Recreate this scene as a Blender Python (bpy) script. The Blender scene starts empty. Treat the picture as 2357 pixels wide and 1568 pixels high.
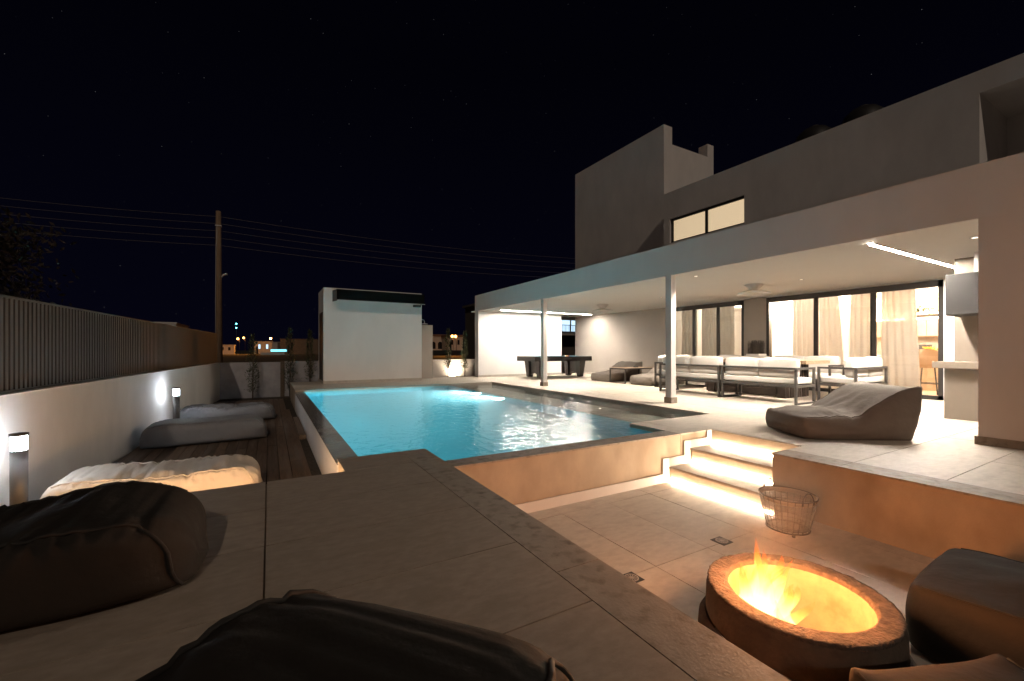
import bpy, bmesh, math, random
from mathutils import Vector, Matrix, noise
random.seed(7)
S = bpy.context.scene
COL = S.collection
R = math.radians
PI = math.pi

# ------------------------------------------------------------------ camera, sky, sun, exposure
cd = bpy.data.cameras.new('camera')
cam = bpy.data.objects.new('camera', cd); COL.objects.link(cam)
cam.location = (0, 0, 1.1)
cam.rotation_euler = (R(90), 0, R(-29.7))
cd.sensor_width = 36.0
cd.lens = 980.0 / 2357.0 * 36.0
cd.shift_y = 21.0 / 2357.0
cd.clip_start = 0.05
cd.clip_end = 3000
S.camera = cam

W = bpy.data.worlds.new('World'); S.world = W; W.use_nodes = True
wn = W.node_tree; wn.nodes.clear()
def wnode(t, **k):
    n = wn.nodes.new(t)
    for a, b in k.items(): setattr(n, a, b)
    return n
wo = wnode('ShaderNodeOutputWorld'); wb = wnode('ShaderNodeBackground')
tc = wnode('ShaderNodeTexCoord')
vor = wnode('ShaderNodeTexVoronoi'); vor.inputs['Scale'].default_value = 95
mr = wnode('ShaderNodeMapRange'); mr.inputs['From Min'].default_value = 0.0; mr.inputs['From Max'].default_value = 0.06
mr.inputs['To Min'].default_value = 1.0; mr.inputs['To Max'].default_value = 0.0
sp = wnode('ShaderNodeSeparateColor')
pw = wnode('ShaderNodeMath', operation='POWER'); pw.inputs[1].default_value = 5.0
mu = wnode('ShaderNodeMath', operation='MULTIPLY')
mu2 = wnode('ShaderNodeMath', operation='MULTIPLY'); mu2.inputs[1].default_value = 0.10
mixc = wnode('ShaderNodeMix', data_type='RGBA', blend_type='ADD')
mixc.inputs['Factor'].default_value = 1.0
mixc.inputs['A'].default_value = (0.0003, 0.0003, 0.0010, 1)
wl_ = wn.links.new
wl_(tc.outputs['Generated'], vor.inputs['Vector'])
wl_(vor.outputs['Distance'], mr.inputs['Value'])
wl_(vor.outputs['Color'], sp.inputs['Color'])
wl_(sp.outputs[0], pw.inputs[0])
wl_(pw.outputs[0], mu.inputs[0]); wl_(mr.outputs['Result'], mu.inputs[1])
wl_(mu.outputs[0], mu2.inputs[0])
wl_(mu2.outputs[0], mixc.inputs['B'])
sz = wnode('ShaderNodeSeparateXYZ'); wl_(tc.outputs['Generated'], sz.inputs[0])
hz = wnode('ShaderNodeMapRange'); hz.inputs['From Min'].default_value = 0.0; hz.inputs['From Max'].default_value = .55; hz.inputs['To Min'].default_value = 1.0; hz.inputs['To Max'].default_value = 0.0
wl_(sz.outputs['Z'], hz.inputs['Value'])
hm = wnode('ShaderNodeMix', data_type='RGBA', blend_type='ADD'); hm.inputs['B'].default_value = (.0004, .0004, .0016, 1)
wl_(hz.outputs['Result'], hm.inputs['Factor']); wl_(mixc.outputs['Result'], hm.inputs['A'])
wl_(hm.outputs['Result'], wb.inputs['Color'])
wb.inputs['Strength'].default_value = 1.0
wl_(wb.outputs[0], wo.inputs['Surface'])

sd = bpy.data.lights.new('street_glow_sun', 'SUN'); sun = bpy.data.objects.new('street_glow_sun', sd); COL.objects.link(sun)
sd.energy = 0.24; sd.angle = R(1.2); sd.color = (1.0, 0.82, 0.66)
sun.rotation_euler = Vector((0.30, 1.0, -0.72)).to_track_quat('-Z', 'Y').to_euler()

S.view_settings.view_transform = 'Standard'
S.view_settings.look = 'None'
S.view_settings.exposure = 1.0
S.view_settings.gamma = 1.0
S.view_settings.use_curve_mapping = False
S.render.engine = 'CYCLES'
cy = S.cycles
cy.use_denoising = True
try: cy.denoiser = 'OPENIMAGEDENOISE'
except Exception: pass
cy.max_bounces = 10; cy.diffuse_bounces = 6; cy.glossy_bounces = 4; cy.transmission_bounces = 6
cy.transparent_max_bounces = 24; cy.volume_bounces = 0
cy.sample_clamp_indirect = 4.0; cy.caustics_reflective = False; cy.caustics_refractive = True
cy.use_light_tree = True

# ------------------------------------------------------------------ materials
def mat(name, base=(.5, .5, .5), rough=.6, metal=0.0, spec=.4, var=0.0, vscale=2.0, bump=0.0, bscale=60.0, obj_var=0.0,
        emit=None, estr=0.0, streak=None, dark=None, dscale=1.2, bdist=0.004):
    m = bpy.data.materials.new(name); m.use_nodes = True
    nt = m.node_tree; b = nt.nodes['Principled BSDF']; L = nt.links.new
    b.inputs['Base Color'].default_value = (*base, 1)
    b.inputs['Roughness'].default_value = rough
    b.inputs['Metallic'].default_value = metal
    b.inputs['Specular IOR Level'].default_value = spec
    if emit:
        b.inputs['Emission Color'].default_value = (*emit, 1); b.inputs['Emission Strength'].default_value = estr
    tcn = nt.nodes.new('ShaderNodeTexCoord'); geo = nt.nodes.new('ShaderNodeNewGeometry')
    vec = geo.outputs['Position']
    if streak:
        mp = nt.nodes.new('ShaderNodeMapping'); mp.inputs['Scale'].default_value = streak
        L(vec, mp.inputs['Vector']); svec = mp.outputs['Vector']
    else: svec = vec
    col = None
    if var or obj_var or dark:
        rgb = nt.nodes.new('ShaderNodeRGB'); rgb.outputs[0].default_value = (*base, 1); col = rgb.outputs[0]
    if var:
        n = nt.nodes.new('ShaderNodeTexNoise'); n.inputs['Scale'].default_value = vscale; n.inputs['Detail'].default_value = 7; n.inputs['Roughness'].default_value = .62
        L(svec, n.inputs['Vector'])
        r = nt.nodes.new('ShaderNodeMapRange'); r.inputs['From Min'].default_value = .3; r.inputs['From Max'].default_value = .7
        r.inputs['To Min'].default_value = 1 - var; r.inputs['To Max'].default_value = 1 + var
        L(n.outputs[0], r.inputs['Value'])
        v = nt.nodes.new('ShaderNodeVectorMath'); v.operation = 'SCALE'
        L(col, v.inputs[0]); L(r.outputs['Result'], v.inputs['Scale']); col = v.outputs[0]
    if obj_var:
        oi = nt.nodes.new('ShaderNodeObjectInfo')
        r = nt.nodes.new('ShaderNodeMapRange'); r.inputs['To Min'].default_value = 1 - obj_var; r.inputs['To Max'].default_value = 1 + obj_var
        L(oi.outputs['Random'], r.inputs['Value'])
        v = nt.nodes.new('ShaderNodeVectorMath'); v.operation = 'SCALE'
        L(col, v.inputs[0]); L(r.outputs['Result'], v.inputs['Scale']); col = v.outputs[0]
    if dark:
        n = nt.nodes.new('ShaderNodeTexNoise'); n.inputs['Scale'].default_value = dscale; n.inputs['Detail'].default_value = 6
        L(svec, n.inputs['Vector'])
        r = nt.nodes.new('ShaderNodeMapRange'); r.inputs['From Min'].default_value = .5; r.inputs['From Max'].default_value = .72
        L(n.outputs[0], r.inputs['Value'])
        mx = nt.nodes.new('ShaderNodeMix'); mx.data_type = 'RGBA'
        L(r.outputs['Result'], mx.inputs['Factor']); L(col, mx.inputs['A']); mx.inputs['B'].default_value = (*dark, 1); col = mx.outputs['Result']
    if col is not None: L(col, b.inputs['Base Color'])
    if bump:
        n = nt.nodes.new('ShaderNodeTexNoise'); n.inputs['Scale'].default_value = bscale; n.inputs['Detail'].default_value = 6
        L(svec, n.inputs['Vector'])
        bp = nt.nodes.new('ShaderNodeBump'); bp.inputs['Strength'].default_value = bump; bp.inputs['Distance'].default_value = bdist
        L(n.outputs[0], bp.inputs['Height']); L(bp.outputs[0], b.inputs['Normal'])
    return m

def emis(name, colr, s):
    m = bpy.data.materials.new(name); m.use_nodes = True
    nt = m.node_tree; nt.nodes.clear()
    o = nt.nodes.new('ShaderNodeOutputMaterial'); e = nt.nodes.new('ShaderNodeEmission')
    e.inputs['Color'].default_value = (*colr, 1); e.inputs['Strength'].default_value = s
    nt.links.new(e.outputs[0], o.inputs['Surface'])
    return m

def clear(name, tint, ior, bump=0.0, rough=0.0, scale=5.0, aniso=(1, 1, 1), dist=.02, scatter=0.0, refract=False):
    m = bpy.data.materials.new(name); m.use_nodes = True
    nt = m.node_tree; nt.nodes.clear(); L = nt.links.new
    o = nt.nodes.new('ShaderNodeOutputMaterial'); mx = nt.nodes.new('ShaderNodeMixShader')
    t = nt.nodes.new('ShaderNodeBsdfTransparent'); t.inputs['Color'].default_value = (*tint, 1)
    g = nt.nodes.new('ShaderNodeBsdfGlossy'); g.inputs['Roughness'].default_value = rough; g.inputs['Color'].default_value = (1, 1, 1, 1)
    if refract:
        t = nt.nodes.new('ShaderNodeBsdfRefraction'); t.inputs['Color'].default_value = (*tint, 1); t.inputs['IOR'].default_value = ior; t.inputs['Roughness'].default_value = .02
    f = nt.nodes.new('ShaderNodeFresnel'); f.inputs['IOR'].default_value = ior
    if bump:
        geo = nt.nodes.new('ShaderNodeNewGeometry')
        mp = nt.nodes.new('ShaderNodeMapping'); mp.inputs['Scale'].default_value = aniso; L(geo.outputs['Position'], mp.inputs['Vector'])
        n = nt.nodes.new('ShaderNodeTexNoise'); n.inputs['Scale'].default_value = scale; n.inputs['Detail'].default_value = 4.0; n.inputs['Distortion'].default_value = .6
        L(mp.outputs[0], n.inputs['Vector'])
        bp = nt.nodes.new('ShaderNodeBump'); bp.inputs['Strength'].default_value = bump; bp.inputs['Distance'].default_value = dist
        L(n.outputs[0], bp.inputs['Height']); L(bp.outputs[0], g.inputs['Normal'])
        if refract: L(bp.outputs[0], t.inputs['Normal'])
    tsrc = t
    if scatter:
        ms = nt.nodes.new('ShaderNodeMixShader'); ms.inputs[0].default_value = scatter
        tr = nt.nodes.new('ShaderNodeBsdfTranslucent'); tr.inputs['Color'].default_value = (.45, .86, .92, 1)
        L(t.outputs[0], ms.inputs[1]); L(tr.outputs[0], ms.inputs[2]); tsrc = ms
    L(f.outputs[0], mx.inputs[0]); L(tsrc.outputs[0], mx.inputs[1]); L(g.outputs[0], mx.inputs[2]); L(mx.outputs[0], o.inputs['Surface'])
    return m

M = {}
M['white'] = mat('white_render', (.83, .80, .77), .75, var=.05, vscale=1.1, streak=(1, 1, .45), bump=.25, bscale=140)
M['offwhite'] = mat('offwhite_render', (.72, .68, .65), .8, var=.10, vscale=1.0, streak=(1, 1, .5), bump=.3, bscale=120)
M['soffit'] = mat('soffit_paint', (.88, .86, .82), .8, var=.02, vscale=.6)
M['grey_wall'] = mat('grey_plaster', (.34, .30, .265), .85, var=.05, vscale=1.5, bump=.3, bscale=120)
M['pit_wall'] = mat('beige_plaster', (.45, .355, .265), .85, var=.20, vscale=1.6, bump=.35, bscale=90, dark=(.30, .22, .155), dscale=1.4, streak=(1, 1, .6))
M['wall_left'] = mat('boundary_render', (.60, .57, .54), .8, var=.10, vscale=1.3, bump=.3, bscale=100, streak=(1, 1, .5))
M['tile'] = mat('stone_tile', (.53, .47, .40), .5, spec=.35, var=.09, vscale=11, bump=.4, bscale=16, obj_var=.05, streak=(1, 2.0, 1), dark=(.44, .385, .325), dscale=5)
M['deck_tile'] = mat('dimmed_stone_tile', (.345, .28, .225), .55, spec=.35, var=.13, vscale=13, bump=.6, bscale=14, obj_var=.06, streak=(1, 2.0, 1), dark=(.29, .235, .185), dscale=4)  # same stone as the terrace, colour darkened to imitate dim light on the deck
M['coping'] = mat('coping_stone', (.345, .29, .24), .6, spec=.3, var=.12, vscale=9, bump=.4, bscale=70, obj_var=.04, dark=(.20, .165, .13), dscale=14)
M['wet'] = mat('wet_stone', (.22, .20, .185), .16, spec=.6, var=.22, vscale=3, bump=.25, bscale=20, obj_var=.05, dark=(.12, .10, .09), dscale=2.0)
M['grout'] = mat('grout', (.17, .15, .13), .9, var=.2, vscale=8)
M['wood'] = mat('deck_wood', (.135, .090, .060), .55, spec=.3, var=.35, vscale=7, bump=.5, bscale=26, obj_var=.28, streak=(6, .35, 3), dark=(.19, .155, .13), dscale=1.6)
M['soil'] = mat('soil', (.05, .04, .03), .95, var=.4, vscale=9, bump=1.0, bscale=25, bdist=.02)
M['land'] = mat('dark_field', (.035, .032, .024), .95, var=.5, vscale=.15, bump=.6, bscale=2, bdist=.1)
M['pool'] = mat('pool_tile', (.19, .70, .80), .5, spec=.3, var=.05, vscale=1.0)
M['ledge'] = mat('ledge_tile', (.46, .40, .34), .5, var=.10, vscale=3)
M['fence'] = mat('fence_metal', (.045, .036, .029), .5, metal=.0, spec=.5, var=.10, vscale=3)
M['fence_back'] = mat('fence_backing', (.03, .026, .022), .7)
M['dark_metal'] = mat('charcoal_metal', (.050, .044, .040), .42, spec=.5, var=.08, vscale=20)
M['black'] = mat('black_frame', (.028, .024, .022), .4, spec=.5)
M['drain_metal'] = mat('drain_metal', (.34, .30, .26), .5)
M['cable'] = mat('cable_metal', (.17, .15, .13), .6)
M['soot'] = mat('matt_black_metal', (.003, .003, .003), .8, spec=.05)
M['steel'] = mat('brushed_steel', (.55, .55, .55), .3, metal=1.0)
M['bbq'] = mat('bbq_plaster', (.27, .225, .185), .85, var=.06, vscale=2, bump=.3, bscale=120)
M['hood'] = mat('hood_metal', (.024, .022, .021), .5, metal=.0, var=.06, vscale=30)
M['cushion'] = mat('cushion_fabric', (.72, .68, .635), .9, spec=.2, var=.03, vscale=4, bump=.35, bscale=300)
M['bag_grey'] = mat('grey_bag_fabric', (.175, .15, .13), .85, spec=.25, var=.07, vscale=3, bump=.55, bscale=12, bdist=.012)
M['bag_slate'] = mat('slate_bag_fabric', (.20, .195, .20), .85, spec=.25, var=.07, vscale=3, bump=.55, bscale=12, bdist=.012)
M['bag_sand'] = mat('sand_bag_fabric', (.56, .48, .40), .85, spec=.25, var=.05, vscale=3, bump=.55, bscale=12, bdist=.012)
M['bag_dark'] = mat('dark_bag_fabric', (.031, .026, .022), .85, spec=.12, var=.10, vscale=3, bump=.55, bscale=12, bdist=.012)
M['piping_dark'] = mat('piping_dark', (.022, .018, .015), .8)
M['felt'] = mat('blue_felt', (.10, .30, .42), .95)
M['table_wood'] = mat('live_edge_wood', (.42, .29, .19), .5, var=.28, vscale=6, streak=(4, .6, 4), bump=.3, bscale=20)
M['dark_wood'] = mat('dark_base_wood', (.05, .036, .028), .55, var=.2, vscale=8)
M['glass'] = clear('glass_pane', (.95, .96, .96), 1.42)
M['water'] = clear('pool_water', (.62, .94, .98), 1.36, bump=1.0, rough=.03, scale=7.0, aniso=(1.25, .8, 1), dist=.012, scatter=.16, refract=True)
M['strip'] = emis('led_strip_white', (1.0, .90, .78), 280)
M['step_led'] = emis('led_step', (1.0, .78, .54), 95)
M['deck_led'] = emis('led_deck', (1.0, .62, .32), 150)
M['bulb_cool'] = emis('bollard_glow', (.80, .90, 1.0), 24)
M['bulb_warm'] = emis('downlight_glow', (1.0, .84, .66), 2.5)
M['uplight'] = emis('uplight_glow', (1.0, .82, .60), 25)
M['pool_lamp'] = emis('pool_lamp_glow', (.72, .95, 1.0), 10)
M['street'] = emis('street_lamp_glow', (1.0, .40, .08), 7)
M['tower_led'] = emis('mast_light', (.1, .75, .8), 18)
M['blind'] = mat('roller_blind', (.75, .60, .45), .9, emit=(1.0, .74, .46), estr=.42, var=.04)  # emission stands in for a lit room behind the blind
M['lit_cool'] = emis('lit_window_cool', (.55, .78, 1.0), .75)
M['lit_orange'] = emis('lit_window_orange', (1.0, .36, .08), 1.2)
M['lit_teal'] = emis('lit_pool_teal', (.25, .85, 1.0), .9)
M['room_white'] = mat('room_white', (.80, .76, .70), .8)
M['oak'] = mat('pale_oak', (.56, .41, .27), .5, var=.12, vscale=5, streak=(1, 1, .4))
M['marble'] = mat('marble_splash', (.60, .49, .40), .35, var=.25, vscale=2.2, dark=(.38, .28, .21), dscale=2.4)
M['tan'] = mat('tan_leather', (.46, .29, .17), .55, var=.06)
M['flower'] = mat('yellow_petals', (.85, .50, .05), .7)
M['leaf'] = mat('dark_leaf', (.055, .065, .030), .7, var=.4, vscale=15)
M['leaf_dim'] = mat('dry_leaf', (.026, .017, .010), .8, var=.4, vscale=10)
M['reed'] = mat('dried_reed', (.075, .060, .050), .8, var=.4, vscale=40)
M['bark'] = mat('bark', (.11, .08, .055), .9, var=.3, vscale=20, bump=.6, bscale=30)
M['pole'] = mat('pole_wood', (.23, .155, .10), .85, var=.30, vscale=4, streak=(6, 6, .5), bump=.5, bscale=14)
M['wire'] = mat('wire_metal', (.45, .42, .40), .5, metal=.4)
M['fire_clay'] = mat('fire_ring_concrete', (.075, .055, .041), .9, var=.25, vscale=8, bump=.7, bscale=40, dark=(.045, .03, .022), dscale=9, bdist=.006)
M['fire_rim'] = mat('rough_broken_rim', (.085, .063, .049), .95, var=.4, vscale=22, bump=1.0, bscale=60, dark=(.05, .036, .028), dscale=20, bdist=.010)
M['fire_in'] = mat('fire_ring_inside', (.30, .235, .15), .9, var=.16, vscale=10, bump=.6, bscale=26, dark=(.23, .17, .105), dscale=9)
M['char'] = mat('charred_wood', (.06, .035, .022), .9, var=.4, vscale=20, bump=.8, bscale=40)
M['basket'] = mat('basket_wire', (.07, .05, .038), .55, metal=.3)
M['basket_mesh'] = mat('basket_rim_band', (.34, .26, .19), .7, spec=.3)
M['far_wall'] = mat('far_house_wall', (.42, .38, .34), .85, var=.1, vscale=.6)
M['far_dark'] = mat('neighbour_wall', (.10, .085, .07), .9, var=.15, vscale=.6)
M['roof'] = mat('far_roof', (.16, .09, .06), .9)
M['dark_win'] = mat('dark_window', (.015, .015, .017), .2)
M['block'] = mat('block_wall', (.33, .32, .33), .9, var=.14, vscale=4, bump=.5, bscale=30)

M['water_thin'] = clear('shallow_water', (.80, .90, .90), 1.36, bump=1.0, rough=.03, scale=7.0, aniso=(1.25, .8, 1), dist=.012)
def curtain_mat():
    m = bpy.data.materials.new('curtain_fabric'); m.use_nodes = True
    nt = m.node_tree; nt.nodes.clear(); L = nt.links.new
    o = nt.nodes.new('ShaderNodeOutputMaterial'); mx = nt.nodes.new('ShaderNodeMixShader'); mx.inputs[0].default_value = .45
    d = nt.nodes.new('ShaderNodeBsdfDiffuse'); d.inputs['Color'].default_value = (.88, .85, .80, 1)
    t = nt.nodes.new('ShaderNodeBsdfTranslucent'); t.inputs['Color'].default_value = (.84, .81, .76, 1)
    L(d.outputs[0], mx.inputs[1]); L(t.outputs[0], mx.inputs[2])
    mz = nt.nodes.new('ShaderNodeMixShader'); mz.inputs[0].default_value = .10; tz = nt.nodes.new('ShaderNodeBsdfTransparent')
    L(mx.outputs[0], mz.inputs[1]); L(tz.outputs[0], mz.inputs[2]); L(mz.outputs[0], o.inputs['Surface'])
    return m
M['curtain'] = curtain_mat()
def lining_mat():
    m = bpy.data.materials.new('sheer_lining'); m.use_nodes = True
    nt = m.node_tree; nt.nodes.clear(); L = nt.links.new
    o = nt.nodes.new('ShaderNodeOutputMaterial'); mx = nt.nodes.new('ShaderNodeMixShader'); mx.inputs[0].default_value = .48
    d = nt.nodes.new('ShaderNodeBsdfDiffuse'); d.inputs['Color'].default_value = (.45, .33, .24, 1)
    t = nt.nodes.new('ShaderNodeBsdfTransparent')
    L(t.outputs[0], mx.inputs[1]); L(d.outputs[0], mx.inputs[2]); L(mx.outputs[0], o.inputs['Surface'])
    return m
M['lining'] = lining_mat()

def flame_mat():
    m = bpy.data.materials.new('flame'); m.use_nodes = True
    nt = m.node_tree; nt.nodes.clear(); L = nt.links.new
    o = nt.nodes.new('ShaderNodeOutputMaterial'); mx = nt.nodes.new('ShaderNodeMixShader')
    e = nt.nodes.new('ShaderNodeEmission'); t = nt.nodes.new('ShaderNodeBsdfTransparent')
    tcn = nt.nodes.new('ShaderNodeTexCoord'); s = nt.nodes.new('ShaderNodeSeparateXYZ'); L(tcn.outputs['Generated'], s.inputs[0])
    n = nt.nodes.new('ShaderNodeTexNoise'); n.inputs['Scale'].default_value = 9; n.inputs['Detail'].default_value = 3
    mp = nt.nodes.new('ShaderNodeMapping'); mp.inputs['Scale'].default_value = (1, 1, .25)
    geo = nt.nodes.new('ShaderNodeNewGeometry'); L(geo.outputs['Position'], mp.inputs[0]); L(mp.outputs[0], n.inputs['Vector'])
    ad = nt.nodes.new('ShaderNodeMath'); ad.operation = 'MULTIPLY_ADD'; ad.inputs[1].default_value = .35; ad.inputs[2].default_value = -.17
    L(n.outputs[0], ad.inputs[0])
    ad2 = nt.nodes.new('ShaderNodeMath'); L(s.outputs['Z'], ad2.inputs[0]); L(ad.outputs[0], ad2.inputs[1])
    r = nt.nodes.new('ShaderNodeValToRGB'); L(ad2.outputs[0], r.inputs[0])
    r.color_ramp.elements[0].color = (1.0, .80, .42, 1); r.color_ramp.elements[0].position = .12
    r.color_ramp.elements[1].color = (1.0, .20, .02, 1); r.color_ramp.elements[1].position = .85
    k = r.color_ramp.elements.new(.45); k.color = (1.0, .50, .12, 1)
    st = nt.nodes.new('ShaderNodeMapRange'); L(ad2.outputs[0], st.inputs['Value'])
    st.inputs['From Min'].default_value = .1; st.inputs['From Max'].default_value = .9; st.inputs['To Min'].default_value = 9; st.inputs['To Max'].default_value = 1.0
    L(r.outputs[0], e.inputs['Color']); L(st.outputs[0], e.inputs['Strength'])
    lw = nt.nodes.new('ShaderNodeLayerWeight'); lw.inputs['Blend'].default_value = .35
    inv = nt.nodes.new('ShaderNodeMath'); inv.operation = 'SUBTRACT'; inv.inputs[0].default_value = 1.0; L(lw.outputs['Facing'], inv.inputs[1])
    fz = nt.nodes.new('ShaderNodeMapRange'); L(ad2.outputs[0], fz.inputs['Value'])
    fz.inputs['From Min'].default_value = .35; fz.inputs['From Max'].default_value = 1.0; fz.inputs['To Min'].default_value = .75; fz.inputs['To Max'].default_value = .12
    ml = nt.nodes.new('ShaderNodeMath'); ml.operation = 'MULTIPLY'; L(inv.outputs[0], ml.inputs[0]); L(fz.outputs[0], ml.inputs[1])
    L(ml.outputs[0], mx.inputs[0]); L(t.outputs[0], mx.inputs[1]); L(e.outputs[0], mx.inputs[2]); L(mx.outputs[0], o.inputs['Surface'])
    return m
M['flame'] = flame_mat()

# ------------------------------------------------------------------ object helpers
def wloc(o):
    v = Vector((0, 0, 0))
    while o is not None:
        v += o.location; o = o.parent
    return v

def tag(o, label=None, cat=None, group=None, kind=None):
    if label: o['label'] = label
    if cat: o['category'] = cat
    if group: o['group'] = group
    if kind: o['kind'] = kind
    return o

def thing(name, label, cat, loc=(0, 0, 0), group=None):
    o = bpy.data.objects.new(name, None); COL.objects.link(o); o.location = loc; o.empty_display_size = .1
    return tag(o, label, cat, group)

def ob(name, bm, m, parent=None, smooth=False, origin=None):
    if origin is None:
        xs = [v.co for v in bm.verts]
        lo = Vector((min(v.x for v in xs), min(v.y for v in xs), min(v.z for v in xs)))
        hi = Vector((max(v.x for v in xs), max(v.y for v in xs), max(v.z for v in xs)))
        origin = Vector(((lo.x + hi.x) / 2, (lo.y + hi.y) / 2, lo.z))
    bmesh.ops.translate(bm, verts=bm.verts, vec=-Vector(origin))
    me = bpy.data.meshes.new(name)
    bm.normal_update(); bm.to_mesh(me); bm.free()
    if isinstance(m, (list, tuple)):
        for q in m: me.materials.append(M[q])
    else: me.materials.append(M[m])
    if smooth:
        for p in me.polygons: p.use_smooth = True
    o = bpy.data.objects.new(name, me); COL.objects.link(o)
    o.location = Vector(origin) - (wloc(parent) if parent else Vector((0, 0, 0)))
    if parent: o.parent = parent
    return o

def B(bm, x0, x1, y0, y1, z0, z1):
    vs = [bm.verts.new((x, y, z)) for z in (z0, z1) for y in (y0, y1) for x in (x0, x1)]
    for f in ((0, 2, 3, 1), (4, 5, 7, 6), (0, 1, 5, 4), (2, 6, 7, 3), (0, 4, 6, 2), (1, 3, 7, 5)):
        bm.faces.new([vs[i] for i in f])
    return vs

def box(name, x0, x1, y0, y1, z0, z1, m, parent=None, bev=0.0, seg=2, smooth=False):
    bm = bmesh.new(); B(bm, x0, x1, y0, y1, z0, z1)
    if bev: bmesh.ops.bevel(bm, geom=bm.edges[:], offset=bev, segments=seg, profile=.6, affect='EDGES')
    return ob(name, bm, m, parent, smooth)

def boxes(name, lst, m, parent=None, bev=0.0):
    bm = bmesh.new()
    for b in lst: B(bm, *b)
    if bev: bmesh.ops.bevel(bm, geom=bm.edges[:], offset=bev, segments=1, affect='EDGES')
    return ob(name, bm, m, parent)

def tube_bm(bm, pts, r, n=6, closed=False, caps=True):
    pts = [Vector(p) for p in pts]; rings = []
    N = len(pts)
    up0 = None
    for i, p in enumerate(pts):
        a = pts[i - 1] if (i > 0 or closed) else p
        c = pts[(i + 1) % N] if (i < N - 1 or closed) else p
        t = (c - a).normalized()
        u = Vector((0, 0, 1)) if abs(t.z) < .9 else Vector((1, 0, 0))
        if up0 is not None: u = up0
        s = t.cross(u)
        if s.length < 1e-4: s = t.cross(Vector((0, 1, 0)))
        s.normalize(); w = s.cross(t).normalized(); up0 = w
        rr = r[i] if isinstance(r, (list, tuple)) else r
        rings.append([bm.verts.new(p + (s * math.cos(2 * PI * k / n) + w * math.sin(2 * PI * k / n)) * rr) for k in range(n)])
    for i in range(N if closed else N - 1):
        A, C = rings[i], rings[(i + 1) % N]
        for k in range(n):
            bm.faces.new((A[k], A[(k + 1) % n], C[(k + 1) % n], C[k]))
    if caps and not closed:
        bm.faces.new(rings[0][::-1]); bm.faces.new(rings[-1])

def tube(name, pts, r, m, parent=None, n=6, closed=False, smooth=True):
    bm = bmesh.new(); tube_bm(bm, pts, r, n, closed); return ob(name, bm, m, parent, smooth)

def lathe_bm(bm, prof, c=(0, 0, 0), n=32, jit=None, capb=False, capt=False, scale=1.0):
    rings = []
    for j, (r, z) in enumerate(prof):
        ring = []
        for k in range(n):
            a = 2 * PI * k / n; rr, zz = r, z
            if jit: rr, zz = jit(j, a, r, z)
            ring.append(bm.verts.new((c[0] + scale * rr * math.cos(a), c[1] + scale * rr * math.sin(a), c[2] + zz)))
        rings.append(ring)
    for A, C in zip(rings, rings[1:]):
        for k in range(n): bm.faces.new((A[k], A[(k + 1) % n], C[(k + 1) % n], C[k]))
    if capb: bm.faces.new(rings[0][::-1])
    if capt: bm.faces.new(rings[-1])

def lathe(name, prof, c, m, parent=None, n=32, jit=None, smooth=True, capb=False, capt=False, scale=1.0):
    bm = bmesh.new(); lathe_bm(bm, prof, c, n, jit, capb, capt, scale); return ob(name, bm, m, parent, smooth)

def copy_tree(o, parent=None):
    c = o.copy(); COL.objects.link(c); c.parent = parent
    for ch in list(o.children): copy_tree(ch, c)
    return c

def lamp(name, kind, loc, power, colr, parent=None, radius=.05, direction=None, spot=None, blend=.5, size=None):
    l = bpy.data.lights.new(name, kind); l.energy = power; l.color = colr
    if kind in ('POINT', 'SPOT'): l.shadow_soft_size = radius
    if kind == 'AREA' and size: l.shape = 'RECTANGLE'; l.size, l.size_y = size
    if spot: l.spot_size = R(spot); l.spot_blend = blend
    o = bpy.data.objects.new(name, l); COL.objects.link(o)
    o.location = Vector(loc) - (wloc(parent) if parent else Vector((0, 0, 0)))
    if parent: o.parent = parent
    if direction: o.rotation_euler = Vector(direction).to_track_quat('-Z', 'Y').to_euler()
    return o

_tile_cache = {}
def tiles(parent, x0, x1, y0, y1, z, tx, ty, px, py, m='tile', name='paving_tile', gap=.005, th=.018):
    """rectangular paving tiles cut to a rectangle; grid phase (px, py); shared meshes for equal sizes"""
    def cuts(a, b, t, p):
        out = [a]; k = math.ceil((a - p) / t + 1e-6)
        while p + k * t < b - 1e-6:
            if p + k * t - out[-1] > .03 and b - (p + k * t) > .03: out.append(p + k * t)
            k += 1
        return out + [b]
    cx = cuts(x0, x1, tx, px); cyy = cuts(y0, y1, ty, py)
    for a, b in zip(cx, cx[1:]):
        for c, d in zip(cyy, cyy[1:]):
            w, h = round(b - a - gap, 4), round(d - c - gap, 4)
            key = (w, h, th, m)
            if key not in _tile_cache:
                bm = bmesh.new(); B(bm, -w / 2, w / 2, -h / 2, h / 2, -th, 0)
                me = bpy.data.meshes.new(name); bm.to_mesh(me); bm.free(); me.materials.append(M[m]); _tile_cache[key] = me
            o = bpy.data.objects.new(name, _tile_cache[key]); COL.objects.link(o)
            o.parent = parent
            o.location = Vector(((a + b) / 2, (c + d) / 2, z + random.uniform(-.0008, .0008))) - wloc(parent)

def struct(o): return tag(o, kind='structure')

# ------------------------------------------------------------------ ground and paving
bm = bmesh.new()
vs = [bm.verts.new(p) for p in ((-900, -300, -1.25), (1400, -300, -1.25), (1400, 1500, -1.25), (-900, 1500, -1.25))]
bm.faces.new(vs)
g = ob('ground', bm, 'land'); struct(g)

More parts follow.
